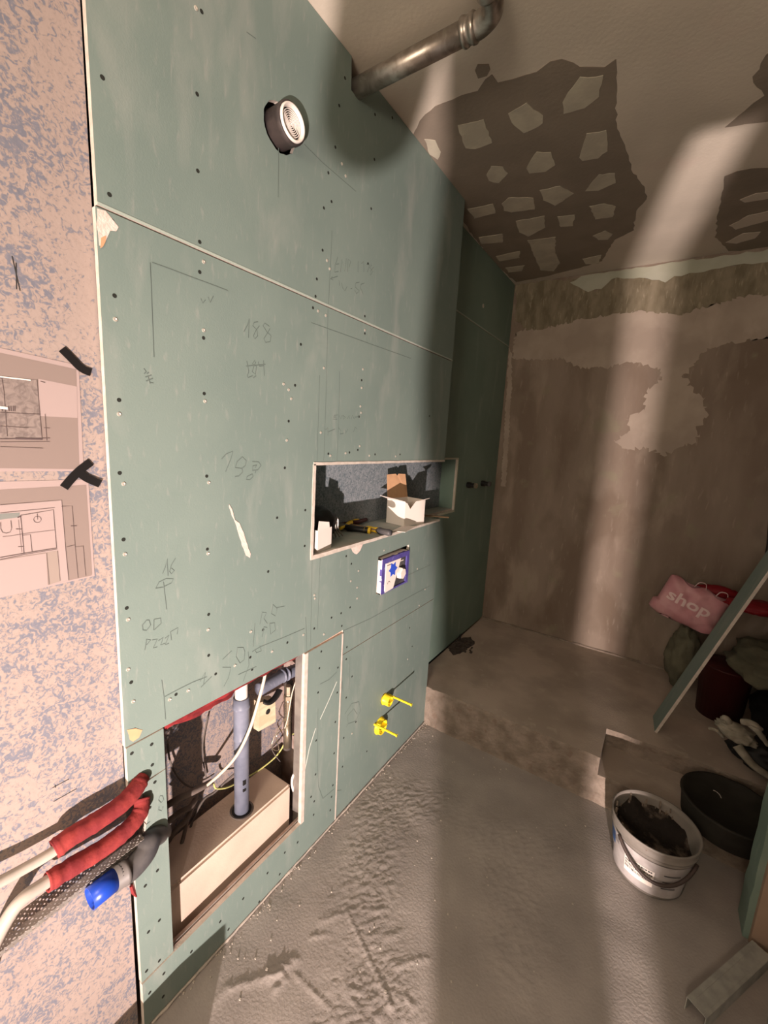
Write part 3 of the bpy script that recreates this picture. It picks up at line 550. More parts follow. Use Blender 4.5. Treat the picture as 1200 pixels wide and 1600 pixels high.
for k in range(12): rr = .036 if k % 2 == 0 else .022; star.append((cc[0]+math.cos(PI*k/6)*rr*1.0, cc[1]+math.sin(PI*k/6)*rr))
slab(bm, star, [], toYZ, .0180, .0165, 0, 0); finish('blue_emblem', bm, INKB, cardp)
bm = newbm(); box(bm, (.017, y0+.035, z1-.034), (.0178, y0+.075, z1-.031)); tube(bm, [(.0175, y0+.055+math.cos(k*.5)*.009, z0+.040+math.sin(k*.5)*.008) for k in range(8)], .0012, 4); finish('small_print', bm, PLINE, cardp)
bm = newbm(); lathe(bm, (.010, y1-.070, z0+.062), (1, 0, 0), [(0, .028), (.016, .028), (.020, .024), (.020, .0002)], 6); finish('hex_knob', bm, WHITEP, t)
bm = newbm(); box(bm, (.0095, y1-.085, z1-.040), (.0125, y1-.045, z1-.036)); finish('white_mark', bm, WHITEP, t)

# ------------------------------------------------------------------ valve stubs on recess wall
for (yy, zz, lab, sw) in ((2.60, 1.338, 'left black valve stub on the dark green recess wall', 0), (2.86, 1.335, 'right black valve stub on the dark green recess wall, nearer the corner', 1)):
    t = thing('valve_stub', lab, 'valve stub', (XR, yy, zz-.02), 'black valve stubs in the shower recess')
    bm = newbm(); lathe(bm, (XR-.02, yy, zz), (1, 0, 0), [(0, .0002), (0, .020), (.045, .020), (.045, .015), (.070, .015), (.070, .0002)], 20); finish('sleeve', bm, BLACK, t, False)
    bm = newbm(); lathe(bm, (XR+.05, yy, zz), (1, 0, 0), [(0, .0002), (0, .018), (.016, .018), (.018, .012), (.018, .0002)], 6); finish('hex_cap', bm, DGREY if sw else BRASS, t)
# single large screw on upper recess board
p = onX(755, 478, XR); t = bH
bm = newbm(); lathe(bm, (XR, p.y, p.z), (1, 0, 0), [(.003, .0002), (.002, .011), (-.002, .013)], 16); finish('plaster_dab', bm, GYP, bG)

# ------------------------------------------------------------------ plans and tape on left wall
XP = -.0172
py = lambda x, y: (onX(x, y, XP).y, onX(x, y, XP).z)
def plan(label, outline, areas, lines, wlines=()):
    q = [py(*p) for p in outline]; cy = sum(p[0] for p in q)/4
    t = thing('floor_plan_sheet', label, 'drawing', (XP, cy, min(p[1] for p in q)))
    bm = newbm(); slab(bm, q, [], toYZ, XP, XP-.0005, 0, 0); finish('paper', bm, PAPER, t)
    for i, (nm, m, A) in enumerate(areas):
        bm = newbm(); slab(bm, [py(*p) for p in A], [], toYZ, XP+.0002+.0001*i, XP, 0, 0); finish(nm, bm, m, t)
    bm = newbm()
    for L, r_ in lines: tube(bm, [onX(x, y, XP+.0012) for x, y in L], r_, seg=4, flat=.25, flatdir=(1, 0, 0))
    finish('drawn_lines', bm, PLINE, t)
    if wlines:
        bm = newbm()
        for L, r_ in wlines: tube(bm, [onX(x, y, XP+.0013) for x, y in L], r_, seg=4, flat=.25, flatdir=(1, 0, 0))
        finish('white_drawn_lines', bm, CARD, t)
LW = .00035
o1 = [(-60, 530), (123, 571), (131, 736), (-60, 737)]
A1 = [('printed_grey_area', PAPERG, [(-60, 538), (119, 577), (124, 733), (-60, 731)]), ('printed_pale_area', PAPER, [(60, 592), (120, 604), (121, 653), (62, 650)]),
      ('printed_mottled_area', PAPERM, [(-60, 580), (57, 594), (65, 685), (-60, 688)])]
c7 = lambda L: [(x/3.722, 530+y/3.722) for x, y in L]
L1 = [(c7([(0, 225), (215, 235), (245, 585)]), LW), (c7([(10, 225), (22, 300), (42, 565)]), LW), (c7([(0, 425), (235, 437)]), LW), (c7([(0, 505), (165, 515)]), LW), (c7([(0, 580), (290, 575)]), LW*1.6), (c7([(0, 598), (290, 595)]), LW), (c7([(262, 435), (272, 590)]), LW), (c7([(255, 515), (290, 517)]), LW), (c7([(0, 625), (250, 634)]), LW), (c7([(235, 245), (262, 252)]), LW*1.5)]
L1 += [(c7([(x, 388), (x+2, 418)]), LW*1.5) for x in (10, 50, 62, 75, 85)]
L1 += [(c7([(90, 577), (245, 581)]), .0016)]
plan('upper taped floor plan print with mottled dark room, on the speckled wall', o1, A1, L1, [(c7([(0, 218), (178, 238)]), .0011), (c7([(0, 396), (45, 402)]), .0022)])
o2 = [(-60, 754), (138, 749), (148, 900), (-60, 948)]
c8 = lambda L: [(x/7.5, 740+y/7.5) for x, y in L]
A2 = [('printed_grey_area', PAPERG, c8([(-400, 215), (0, 188), (1010, 132), (1080, 1175), (1070, 1195), (560, 1305), (540, 935), (-400, 1080)])), ('printed_pale_area', PAPER, c8([(-400, 400), (0, 368), (722, 312), (805, 1250), (580, 1300), (540, 920), (-400, 1060)])),
      ('printed_light_area', PAPERL, c8([(545, 920), (670, 900), (705, 1262), (578, 1300)])), ('printed_shelf', PSHEL, c8([(-400, 500), (0, 470), (232, 455), (225, 510), (0, 540), (-400, 570)]))]
L2 = [(c8(q), w_) for q, w_ in [([(0, 368), (722, 312), (770, 900), (805, 1250)], LW), ([(240, 490), (625, 425), (662, 870)], LW*1.4), ([(240, 490), (262, 720), (280, 940)], LW*1.3), ([(0, 985), (280, 935), (665, 872)], LW*1.6), ([(0, 1010), (280, 950), (670, 885)], LW), ([(0, 462), (640, 400)], LW), ([(5, 570), (8, 650), (30, 690), (75, 700), (120, 685), (135, 640), (125, 550)], LW), ([(30, 740), (120, 732), (280, 705), (640, 662)], LW*.8), ([(262, 725), (355, 715), (375, 915)], LW),
      ([(435, 470), (440, 540)], LW), ([(437+math.cos(k*PI/6)*44, 538+math.sin(k*PI/6)*38) for k in range(13)], LW), ([(720, 385), (845, 380), (880, 850), (915, 1225)], LW), ([(780, 860), (885, 835)], LW), ([(830, 615), (900, 612)], LW*1.3), ([(975, 848), (1005, 1200)], LW), ([(675, 905), (705, 1260)], LW*.8), ([(545, 930), (578, 1300)], LW*.8), ([(185, 650), (255, 652)], LW*1.3), ([(210, 858), (280, 855)], LW*1.3), ([(215, 540), (255, 920)], LW*.6), ([(880, 860), (975, 850)], LW*.8), ([(205, 515), (245, 500)], LW*3)]]
plan('lower taped floor plan print showing toilet and round washbasin, on the speckled wall', o2, A2, L2)
def tape(pts, w_, label, curl=0):
    q = [onX(x, y, XP+.002) for x, y in pts]; q = smoothpath(q, 5); n = len(q); bm = newbm(); v = []
    for i, p in enumerate(q):
        d = (q[min(i+1, n-1)]-q[max(i-1, 0)]).normalized(); s = Vector((1, 0, 0)).cross(d).normalized(); lift = Vector((curl*(i/n)**3, 0, 0))
        v.append([bm.verts.new(p+s*w_+lift), bm.verts.new(p-s*w_+lift), bm.verts.new(p-s*w_+lift-Vector((.0015, 0, 0))), bm.verts.new(p+s*w_+lift-Vector((.0015, 0, 0)))])
    for i in range(n-1):
        for k in range(4): bm.faces.new((v[i][k], v[i][(k+1) % 4], v[i+1][(k+1) % 4], v[i+1][k]))
    bm.faces.new(v[0]); bm.faces.new(v[-1][::-1])
    return tag(finish('tape_strip', bm, TAPE), label, 'tape', 'black tape strips holding the plans')
tape([(97, 545), (112, 560), (127, 575), (142, 582)], .0075, 'black tape strip at the corner of the upper plan')
tape([(100, 762), (112, 748), (126, 734), (142, 722)], .0078, 'black tape strip slanting up across the gap between the plans')
tape([(124, 738), (136, 747), (156, 756)], .0080, 'black tape strip slanting down right beside the lower plan corner', .003)

# ------------------------------------------------------------------ conduits and pipes coming out of the notch at the left edge
def pt(x, y, X): return onX(x, y, X*.5 if X > 0 else X)
def foam(name, path, r, label, seed, slit):
    bm = newbm(); P = smoothpath(path, 8); n = len(P)
    R = [r*(1+.10*noise.noise(Vector((i*.5, seed, 0)))+.05*noise.noise(Vector((i*1.3, seed, 2)))) for i in range(n)]
    rings = tube(bm, P, R, 18, cap=False)
    inner = tube(bm, P, [q*.80 for q in R], 18, cap=False)
    for A, B in ((rings[0], inner[0]), (rings[-1], inner[-1])):
        for k in range(18): bm.faces.new((A[k], A[(k+1) % 18], B[(k+1) % 18], B[k]))
    if slit:
        for i, rg in enumerate(rings):
            for k, v in enumerate(rg):
                if k in slit: v.co += (P[i]-v.co)*(.30+.35*max(0, noise.noise(Vector((i*.9, k, seed)))))
    return finish(name, bm, REDF, None, True)
t = thing('insulated_pipe', 'upper red foam sleeved white pipe running left along the speckled wall', 'pipe', (.04, .3, .70), 'red sleeved pipes at the left edge')
f1 = foam('foam_sleeve', [pt(219, 1216, -.005), pt(212, 1232, .022), pt(190, 1256, .045), pt(150, 1284, .052), pt(110, 1308, .052), pt(84, 1328, .052)], .0200, '', 1, None)
f1.parent = t; f1.location = f1.location-t.location
bm = newbm(); tube(bm, smoothpath([pt(120, 1302, .052), pt(84, 1330, .052), pt(40, 1356, .05), pt(-5, 1380, .048), pt(-70, 1410, .045)], 6), .0105, 14); finish('white_pipe', bm, mat('dull_cream_pipe', (.43, .38, .33), (.36, .32, .28), scale=20, rough=.5), t, True)
t = thing('insulated_pipe', 'lower red foam sleeved white pipe with ragged split, running left along the speckled wall', 'pipe', (.05, .3, .66), 'red sleeved pipes at the left edge')
f2 = foam('foam_sleeve', [pt(220, 1248, -.005), pt(218, 1268, .02), pt(200, 1293, .045), pt(160, 1325, .055), pt(115, 1352, .058), pt(73, 1378, .06)], .0205, '', 5, (3, 4, 5))
f2.parent = t; f2.location = f2.location-t.location
bm = newbm(); tube(bm, smoothpath([pt(110, 1355, .06), pt(70, 1380, .06), pt(35, 1405, .06), pt(10, 1438, .058), pt(-20, 1500, .05), pt(-50, 1600, .04)], 6), .0125, 14); finish('white_pipe', bm, mat('dull_cream_pipe', (.43, .38, .33), (.36, .32, .28), scale=20, rough=.5), t, True)
# perforated steel strip bracket : L channel with holes
def perforated():
    bm = newbm(); A = pt(219, 1302, .018); B = pt(-10, 1478, .018); d = (B-A); L = d.length; d.normalize()
    up = Vector((0, 0, 1)); up = (up-d*up.dot(d)).normalized(); outv = d.cross(up); outv = outv if outv.x > 0 else -outv
    def sheet(o, u, W, rows, n, stag):
        cw = L/n; ch = W/rows
        for i in range(n):
            for j in range(rows):
                c = o+d*(cw*(i+.5))+u*(ch*(j+.5)); hx = cw*.5; hy = ch*.5
                if (i+j*stag) % 2 == 0: rx, ry = cw*.27, ch*.24
                else: rx, ry = cw*.10, ch*.11
                out = [bm.verts.new(c+d*(hx*math.copysign(1, math.cos(a))*min(1, abs(math.cos(a))*1.4143) if True else 0)+u*(hy*math.copysign(1, math.sin(a))*min(1, abs(math.sin(a))*1.4143))) for a in [PI/8+k*PI/4 for k in range(8)]]
                inn = [bm.verts.new(c+d*(rx*math.cos(PI/8+k*PI/4))+u*(ry*math.sin(PI/8+k*PI/4))) for k in range(8)]
                for k in range(8): bm.faces.new((out[k], out[(k+1) % 8], inn[(k+1) % 8], inn[k]))
    sheet(A, -up, .036, 3, 26, 1)
    sheet(A, outv*-1 if False else (outv), .022, 2, 26, 1)
    bmesh.ops.remove_doubles(bm, verts=bm.verts, dist=.0006)
    bmesh.ops.solidify(bm, geom=bm.faces[:], thickness=.0012)
    return bm
bm = perforated(); tag(finish('perforated_channel', bm, ZINC), 'perforated zinc cable channel between the red sleeves and the blue pipe', 'channel')
t = thing('drain_pipe', 'dark grey drain elbow ending in a bright blue sleeve at the board edge', 'pipe', (.05, .36, .57))
P = smoothpath([pt(252, 1302, -.045), pt(246, 1304, -.01), pt(236, 1312, .025), pt(226, 1334, .050), pt(205, 1358, .056), pt(183, 1371, .056)], 7)
bm = newbm(); tube(bm, P, .0255, 22); finish('elbow', bm, DGREY, t, True)
bm = newbm(); a_ = pt(198, 1362, .056); b_ = pt(178, 1375, .056); tube(bm, [a_, a_.lerp(b_, .3), a_.lerp(b_, .31), b_], [.0272, .0272, .0262, .0262], 24); finish('socket_rim', bm, mat('grey_rim', (.12, .11, .105), rough=.5), t, True)
bm = newbm(); a_ = pt(183, 1371, .056); b_ = pt(140, 1405, .057); dv = (b_-a_); Ln = dv.length
lathe(bm, a_, dv, [(0, .0235), (0, .0242), (Ln, .0242), (Ln, .0226), (0, .0226)], 32); finish('blue_sleeve', bm, BLUEP, t, True)
bm = newbm(); rr = []
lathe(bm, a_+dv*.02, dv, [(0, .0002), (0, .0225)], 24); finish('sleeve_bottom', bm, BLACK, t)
# red scrap under the blue pipe
bm = newbm(); tube(bm, [pt(205, 1384, -.004), pt(208, 1394, -.002), pt(213, 1401, -.001)], [.004, .005, .002], 6); tag(finish('foam_scrap', bm, REDF), 'tiny red foam scrap at the board edge below the blue pipe', 'scrap')

# ------------------------------------------------------------------ wall cavity: carton, pipes, cables
t = thing('cistern_cover', 'beige cover box standing inside the wall opening around the grey pipe', 'box', (-.14, .80, 0))
def prism(bm, poly, fx0, fx1):
    pass
bm = newbm()
yA, yB = .47, 1.003; xa, xb = -.052, -.205; zt = .302
box(bm, (xb, yA, 0), (xa, yB, zt), bevel=.008)
finish('cover_shell', bm, STYRO, t, False)
bm = newbm(); lathe(bm, (-.108, .822, zt), (0, 0, 1), [(.0006, .0002), (.0006, .034)], 28); finish('hole_shade_disc', bm, BLACK, t)  # black disc paints the shade of a hole; the shell is closed
bm = newbm(); lathe(bm, (-.108, .822, zt-.0005), (0, 0, 1), [(0, .034), (.002, .036), (.003, .039), (0, .041)], 28); finish('hole_ring', bm, DCABLE, t, True)
t = thing('waste_pipe', 'blue grey vertical waste pipe with white upper end inside the wall opening', 'pipe', (-.108, .822, .29))
bx = -.108; by = .822
bm = newbm(); lathe(bm, (bx, by, .24), (0, 0, 1), [(0, .0002), (0, .0245), (.34, .0245), (.343, .027), (.349, .027), (.352, .0258), (.455, .0258), (.458, .0285), (.466, .0285), (.469, .026), (.495, .026), (.495, .021), (.3, .021)], 32); finish('grey_pipe', bm, GREYP, t, True)
bm = newbm(); lathe(bm, (bx, by, .62), (0, 0, 1), [(0, .0205), (.45, .0205), (.45, .0002)], 28); finish('white_pipe_end', bm, WHITEP, t, True)
bm = newbm()
for dz, h in ((.42, .018), (.395, .01)): box(bm, (bx+.019, by-.012, dz), (bx+.0252, by-.001, dz+h))
finish('printed_mark', bm, BLACK, t)
t = thing('overhead_waste_pipe', 'grey sloping waste pipe high at the right inside the wall opening', 'pipe', (-.13, 1.0, .70))
P = [onX(404, 1078, -.13), onX(428, 1064, -.13), onX(450, 1052, -.13), onX(492, 1034, -.13)]
bm = newbm(); tube(bm, smoothpath(P, 5), .0225, 22); finish('pipe', bm, GREYP, t, True)
for q, rr in (((447, 1053), .026), ((441, 1056), .0255), ((466, 1046), .025)):
    a_ = onX(*q, -.13); d_ = (P[3]-P[0]).normalized()*.004; bm = newbm(); tube(bm, [a_-d_, a_+d_], rr, 22); finish('ridge', bm, GREYP, t, True)
t = thing('pipe_bracket', 'pale wooden pipe bracket block with black clamp and screw hole inside the opening', 'bracket', (-.14, .97, .56))
bm = newbm(); q = [onX(x, y, -.115) for x, y in ((405, 1098), (430, 1092), (431, 1128), (404, 1143))]; slab(bm, [(p.y, p.z) for p in q], [], toYZ, -.115, -.15, 0, 0); finish('block', bm, BLK, t)
p = onX(419, 1112, -.114); bm = newbm(); lathe(bm, (-.114, p.y, p.z), (1, 0, 0), [(0, .0002), (.001, .009), (-.002, .011)], 16); finish('screw_hole', bm, BLACK, t)
bm = newbm(); tube(bm, smoothpath([onX(412, 1096, -.11), onX(420, 1098, -.10), onX(430, 1090, -.10), onX(437, 1078, -.11)], 5), .012, 8, flat=.5); finish('clamp', bm, BLACK, t, True)
t = thing('water_valve', 'nickel threaded water fitting with hanging tail pipe at the right inside the opening', 'valve', (-.12, 1.05, .45))
vx = -.12; vb = onX(449, 1166, vx); vt = onX(451, 1066, vx); vy = vb.y; 
def zof(y): return onX(450, y, vx).z
bm = newbm(); lathe(bm, (vx, vy, zof(1166)), (0, 0, 1), [(0, .0002), (0, .013), (zof(1130)-zof(1166), .013), (zof(1130)-zof(1166), .0002)], 20); finish('tail_pipe', bm, BRASS, t, True)
pr = [(0, .009)]; zz = 0; z_0 = zof(1130); hgt = zof(1092)-z_0; nth = 9
for k in range(nth): pr += [(hgt*k/nth, .010), (hgt*(k+.5)/nth, .0145)]
pr += [(hgt, .010), (hgt, .0002)]
bm = newbm(); lathe(bm, (vx, vy, z_0), (0, 0, 1), pr, 20); finish('thread', bm, BRASS, t, True)
bm = newbm(); lathe(bm, (vx, vy, zof(1092)), (0, 0, 1), [(0, .0002), (0, .017), (.016, .017), (.018, .012), (zof(1072)-zof(1092), .012), (zof(1072)-zof(1092), .0002)], 6); finish('hex_nut', bm, BRASS, t)
bm = newbm(); tube(bm, [(vx-.03, vy+.03, zof(1180)), (vx-.03, vy+.03, zof(1075))], .017, 16); finish('dark_sleeve', bm, DCABLE, t, True)
def cable(name, pts, X, r, m, label, cat='cable', group=None):
    xs_ = X if isinstance(X, (list, tuple)) else [X]*len(pts)
    bm = newbm(); tube(bm, smoothpath([onX(x, y, xx) for (x, y), xx in zip(pts, xs_)], 6), r, 10)
    return tag(finish(name, bm, m, None, True), label, cat, group)
cable('cable', [(416, 1040), (413, 1060), (404, 1095), (390, 1140), (370, 1180), (345, 1208), (322, 1228)], [-.05, -.05, -.055, -.06, -.08, -.12, -.17], .0052, CABLE, 'thick cream cable curving in front of the grey pipe inside the opening')
cable('cable', [(478, 1140), (452, 1150), (440, 1170), (428, 1185), (405, 1203), (380, 1218), (356, 1230), (338, 1232), (334, 1224)], [-.12, -.14, -.17, -.19, -.2, -.2, -.19, -.19, -.19], .003, mat('yellow_green_wire', (.60, .58, .20), (.40, .42, .16), scale=60, rough=.5), 'thin yellow green earth wire running right under the cream cable')
cable('cable', [(368, 1208), (352, 1222), (335, 1238), (318, 1250), (300, 1285), (290, 1330), (285, 1350)], [-.18, -.19, -.2, -.2, -.19, -.18, -.18], .004, DCABLE, 'dusty dark cable dropping to the left of the beige box')
cable('cable', [(325, 1118), (317, 1160), (318, 1190), (322, 1215)], -.235, .0025, DCABLE, 'thin dark wire hanging straight on the cavity wall')
cable('cable', [(262, 1150), (266, 1190), (285, 1222), (310, 1232), (330, 1222)], -.225, .003, DCABLE, 'thin dark wire looping at the left of the cavity')
cable('cable', [(463, 1062), (456, 1085), (450, 1120), (445, 1138)], -.10, .0022, CABLE, 'thin cream wire beside the nickel fitting')
cable('cable', [(445, 1138), (432, 1150), (436, 1172), (424, 1165), (440, 1130), (447, 1120)], -.13, .0016, BRASS, 'thin twisted wire tied round the nickel fitting')
cable('cable', [(438, 1190), (430, 1180), (425, 1168), (436, 1155)], -.16, .002, DCABLE, 'short dark wire below the nickel fitting')
cable('cable', [(460, 1240), (456, 1225), (458, 1212), (466, 1200)], -.07, .0045, WHITEP, 'white curled cable behind the right edge of the opening')
cable('cable', [(466, 1245), (462, 1230), (464, 1215), (470, 1200)], -.06, .0045, CABLE, 'cream curled cable tucked at the right edge of the opening')
for i, (pts, r_) in enumerate([([(255, 1262), (275, 1250), (300, 1238), (330, 1222)], .010), ([(255, 1290), (280, 1270), (296, 1262), (305, 1250)], .009), ([(258, 1322), (272, 1300), (292, 1280), (300, 1258)], .009), ([(262, 1390), (275, 1350), (286, 1310), (296, 1270)], .006)]):
    cable('conduit', pts, [-.19, -.17, -.16, -.18], r_, mat('dusty_conduit', (.13, .10, .085), (.19, .155, .135), scale=15, rough=.7), ['uppermost dusty conduit at the left inside the opening', 'second dusty conduit curving at the left inside the opening', 'third dusty conduit bending down inside the opening', 'lowest thin dusty conduit beside the beige box'][i], 'conduit', 'dusty conduits at the left of the cavity')
# red sealing foam along the top of the opening
bm = newbm()
P = [(-.016, .51+i*.025, .856+.004*noise.noise(Vector((i*.6, 1, 0)))) for i in range(21)]
tube(bm, P, [.012+.006*noise.noise(Vector((i*.8, 9, 0))) for i in range(21)], 9)
slab(bm, jag([(.52, .866), (.74, .866), (.745, .845), (.70, .826), (.66, .830), (.60, .822), (.56, .836), (.52, .838)], .004, .015), [], toYZ, -.016, -.030, 0, 0)
slab(bm, jag([(.86, .866), (1.0, .866), (1.0, .846), (.93, .842), (.87, .850)], .003, .015), [], toYZ, -.016, -.026, 0, 0)
tag(finish('red_foam_strip', bm, mat('dark_red_foam', (.24, .02, .022), (.13, .012, .014), scale=30, rough=.9), None, True), 'red painted foam strip along the top edge of the wall opening', 'foam strip')
# bottom rail
t = thing('floor_rail', 'dusty brown metal rail along the bottom edge of the wall opening', 'rail', (-.03, .75, .115))
bm = newbm(); box(bm, (-.0105, .46, .10), (-.012, 1.02, .163)); box(bm, (-.0105, .46, .155), (-.030, 1.02, .1575)); box(bm, (-.030, .46, .125), (-.0315, 1.02, .1575)); finish('rail_channel', bm, TRACK, t)
bm = newbm(); tube(bm, [(-.018, .5+i*.03, .160) for i in range(18)], [.003+.003*abs(noise.noise(Vector((i*.9, 2, 2)))) for i in range(18)], 6); finish('mortar_dust_ridge', bm, CONC, t)
bm = newbm(); box(bm, (-.07, 1.03, .02), (-.0145, 1.075, .85)); tag(finish('wall_stud', bm, ZINC), 'steel wall stud behind the right edge of the opening', 'stud')
bm = newbm(); box(bm, (-.249, 1.14, .02), (-.0145, 1.19, .85)); tag(finish('wall_stud', bm, TRACK), 'dark stud closing the cavity right of the opening', 'stud')

# ------------------------------------------------------------------ things in the niche
ZS = NZ0+.0006
t = thing('small_carton', 'small white open carton at the left end of the niche', 'carton', (-.06, 1.13, ZS))
def carton(t, c, ang, w_, d_, h_, inner):
    ca, sa = math.cos(ang), math.sin(ang)
    X_ = lambda u, v, z: Vector((c[0]+u*ca-v*sa, c[1]+u*sa+v*ca, z))
    bm = newbm(); th = .0012
    def wall(u0, v0, u1, v1, h0=h_, h1=None):
        h1 = h1 if h1 is not None else h0
        a, b = X_(u0, v0, ZS), X_(u1, v1, ZS); n = (b-a).cross(Vector((0, 0, 1))).normalized()*th
        A = [bm.verts.new(p) for p in (a, b, b+Vector((0, 0, h1)), a+Vector((0, 0, h0)))]; B = [bm.verts.new(p.co+n) for p in A]
        bm.faces.new(A); bm.faces.new(B[::-1])
        for k in range(4): bm.faces.new((A[k], A[(k+1) % 4], B[(k+1) % 4], B[k]))
    wall(-w_/2, -d_/2, w_/2, -d_/2); wall(w_/2, -d_/2, w_/2, d_/2); wall(w_/2, d_/2, -w_/2, d_/2); wall(-w_/2, d_/2, -w_/2, -d_/2)
    q = [bm.verts.new(X_(u, v, ZS+.001)) for u, v in ((-w_/2, -d_/2), (w_/2, -d_/2), (w_/2, d_/2), (-w_/2, d_/2))]; bm.faces.new(q)
    finish('carton_walls', bm, CARD, t)
    return X_
X_ = carton(t, (-.062, 1.105), math.radians(8), .085, .088, .078, CARD)
bm = newbm(); q = [X_(.0425, -.044, ZS+.078), X_(.0425, .030, ZS+.078), X_(.046, .020, ZS+.100), X_(.046, -.044, ZS+.112)]
v = [bm.verts.new(p) for p in q]+[bm.verts.new(p+Vector((.0012, 0, 0))) for p in q]
bm.faces.new(v[:4]); bm.faces.new(v[4:][::-1])
for k in range(4): bm.faces.new((v[k], v[(k+1) % 4], v[4+(k+1) % 4], v[4+k]))
finish('carton_flap', bm, CARD, t)
t = thing('power_tool_pouch', 'black tool pouch bulging over the small white carton in the niche', 'pouch', (-.13, 1.16, ZS))
bm = newbm(); bmesh.ops.create_icosphere(bm, subdivisions=3, radius=1)
for v in bm.verts:
    n_ = 1+.25*noise.noise(v.co*2.5); v.co = Vector((-.125+v.co.x*.060*n_, 1.185+v.co.y*.090*n_, max(ZS, ZS+.066+v.co.z*.070*n_)))
finish('pouch', bm, BLACK, t, True)
bm = newbm()
for k in range(4): tube(bm, smoothpath([(-.10, 1.20+k*.012, ZS+.10), (-.085, 1.215+k*.015, ZS+.085), (-.085, 1.225+k*.013, ZS+.045), (-.09, 1.24+k*.02, ZS+.01)], 4), .0035, 6)
finish('metal_bits', bm, STEEL, t, True)
t = thing('lidded_carton', 'white box with open kraft lid and cut corners standing in the middle of the niche', 'carton', (-.08, 1.75, ZS))
p1 = onZ(601, 813, NZ0); p2 = onZ(627, 823, NZ0); p3 = onZ(659, 818, NZ0)
ang = math.atan2(p3.y-p2.y, p3.x-p2.x)
cA = Vector((p2.x, p2.y, ZS)); e1 = Vector((p3.x-p2.x, p3.y-p2.y, 0)).normalized(); e2 = Vector((p1.x-p2.x, p1.y-p2.y, 0)).normalized()
e2 = Vector((-e1.y, e1.x, 0)); e2 = -e2 if e2.x > 0 else e2
e1 = Vector((.18, .984, 0)).normalized(); e2 = Vector((-.984, .18, 0)); cA = Vector((-.038, 1.695, ZS))
W1, W2, H1 = .150, .115, .118
def plate(bm, pts, n_, th=.0014):
    A = [bm.verts.new(p) for p in pts]; B = [bm.verts.new(Vector(p)+n_*th) for p in pts]
    bm.faces.new(A); bm.faces.new(B[::-1]); k_ = len(A)
    for k in range(k_): bm.faces.new((A[k], A[(k+1) % k_], B[(k+1) % k_], B[k]))
zz = Vector((0, 0, 1))
bm = newbm()
plate(bm, [cA, cA+e1*W1, cA+e1*W1+zz*H1, cA+e1*(W1*.52)+zz*(H1*.98), cA+e1*(W1*.26)+zz*(H1*.68), cA+e1*(W1*.10)+zz*(H1*.93), cA+zz*H1*.98], -e2)
plate(bm, [cA, cA+e2*W2, cA+e2*W2+zz*H1, cA+zz*H1], e1*-1)
plate(bm, [cA+e1*W1, cA+e1*W1+e2*W2, cA+e1*W1+e2*W2+zz*H1, cA+e1*W1+zz*H1], e1)
plate(bm, [cA+e2*W2, cA+e2*W2+e1*W1, cA+e2*W2+e1*W1+zz*H1, cA+e2*W2+zz*H1], e2)
plate(bm, [cA, cA+e1*W1, cA+e1*W1+e2*W2, cA+e2*W2], zz)
finish('box_walls', bm, CARD, t)
bm = newbm(); a_ = cA+e1*W1+zz*H1; plate(bm, [a_-e2*.0, a_-e1*.01-e2*.0, a_-e1*.075-e2*.032+zz*.006, a_-e1*.004-e2*.03+zz*.012, a_+e1*.012-e2*.018+zz*.008], zz)
plate(bm, [cA+zz*H1, cA+e2*W2+zz*H1, cA+e2*W2-e1*.055+zz*(H1+.018), cA-e1*.05+zz*(H1+.012)], zz); finish('side_flap', bm, CARD, t)
bm = newbm(); b0 = cA+e2*W2+zz*H1; plate(bm, [b0, b0+e1*W1, b0+e1*(W1*.96)+e2*.02+zz*.115, b0+e1*(W1*.62)+e2*.02+zz*.118, b0+e1*(W1*.55)+e2*.02+zz*.108, b0+e1*(W1*.48)+e2*.02+zz*.118, b0+e1*.008+e2*.02+zz*.115], e2); finish('kraft_lid', bm, KRAFT, t)['label'] = 'brown kraft lid'
bm = newbm(); obox(bm, cA+e1*(W1*.5)+e2*(W2*.5)+zz*.05, e1*(W1*.47), e2*(W2*.46), zz*.02); finish('kraft_insert', bm, KRAFT, t)
def screwdriver(name, pts, label, grip, sh=.0035, gr=.012, L=.42):
    a_ = Vector(pts[0]); b_ = Vector(pts[1]); t = thing(name, label, 'tool', (a_.x, a_.y, ZS), 'hand tools lying in the niche')
    m1 = a_.lerp(b_, L); d = b_-a_; ln = d.length
    bm = newbm(); lathe(bm, a_, d, [(0, .0002), (0, gr*.75), (.01, gr), (ln*L*.4, gr*.85), (ln*L*.8, gr), (ln*L, gr*.5), (ln*L, .0002)], 12); finish('handle', bm, grip, t, True)
    bm = newbm(); tube(bm, [m1, b_], sh, 8); finish('shaft', bm, STEEL, t, True)
    return t, a_, d, ln
zl = ZS+.0125
s_, a_, d_, ln = screwdriver('screwdriver', (onZ(578, 829, zl), onZ(522, 822, zl+.004)), 'black screwdriver with yellow handle end, nearest the niche edge', BLACK, gr=.0145, L=.75)
bm = newbm(); lathe(bm, a_-d_*.02, d_, [(0, .0002), (0, .0135), (.028, .0135), (.028, .0002)], 14); finish('yellow_end', bm, YELT, s_)
s_, a_, d_, ln = screwdriver('screwdriver', (onZ(611, 833, ZS+.016), onZ(530, 816, ZS+.016)), 'long dark screwdriver with black handle, resting over the yellow ended one', DGREY, gr=.0155, L=.26)
bm = newbm(); tube(bm, [a_+d_*.23, a_+d_*.75], .006, 10); finish('brown_sleeve', bm, WOOD, s_)
s_, a_, d_, ln = screwdriver('utility_knife', (onZ(592, 829, ZS+.014), onZ(566, 824, ZS+.014)), 'short orange yellow tool handle between the two screwdrivers', YELT, gr=.013, L=.8)
t = thing('pliers', 'pair of pliers with black jaws and red yellow grips lying crossed in the niche', 'pliers', (-.1, 1.35, ZS), 'hand tools lying in the niche')
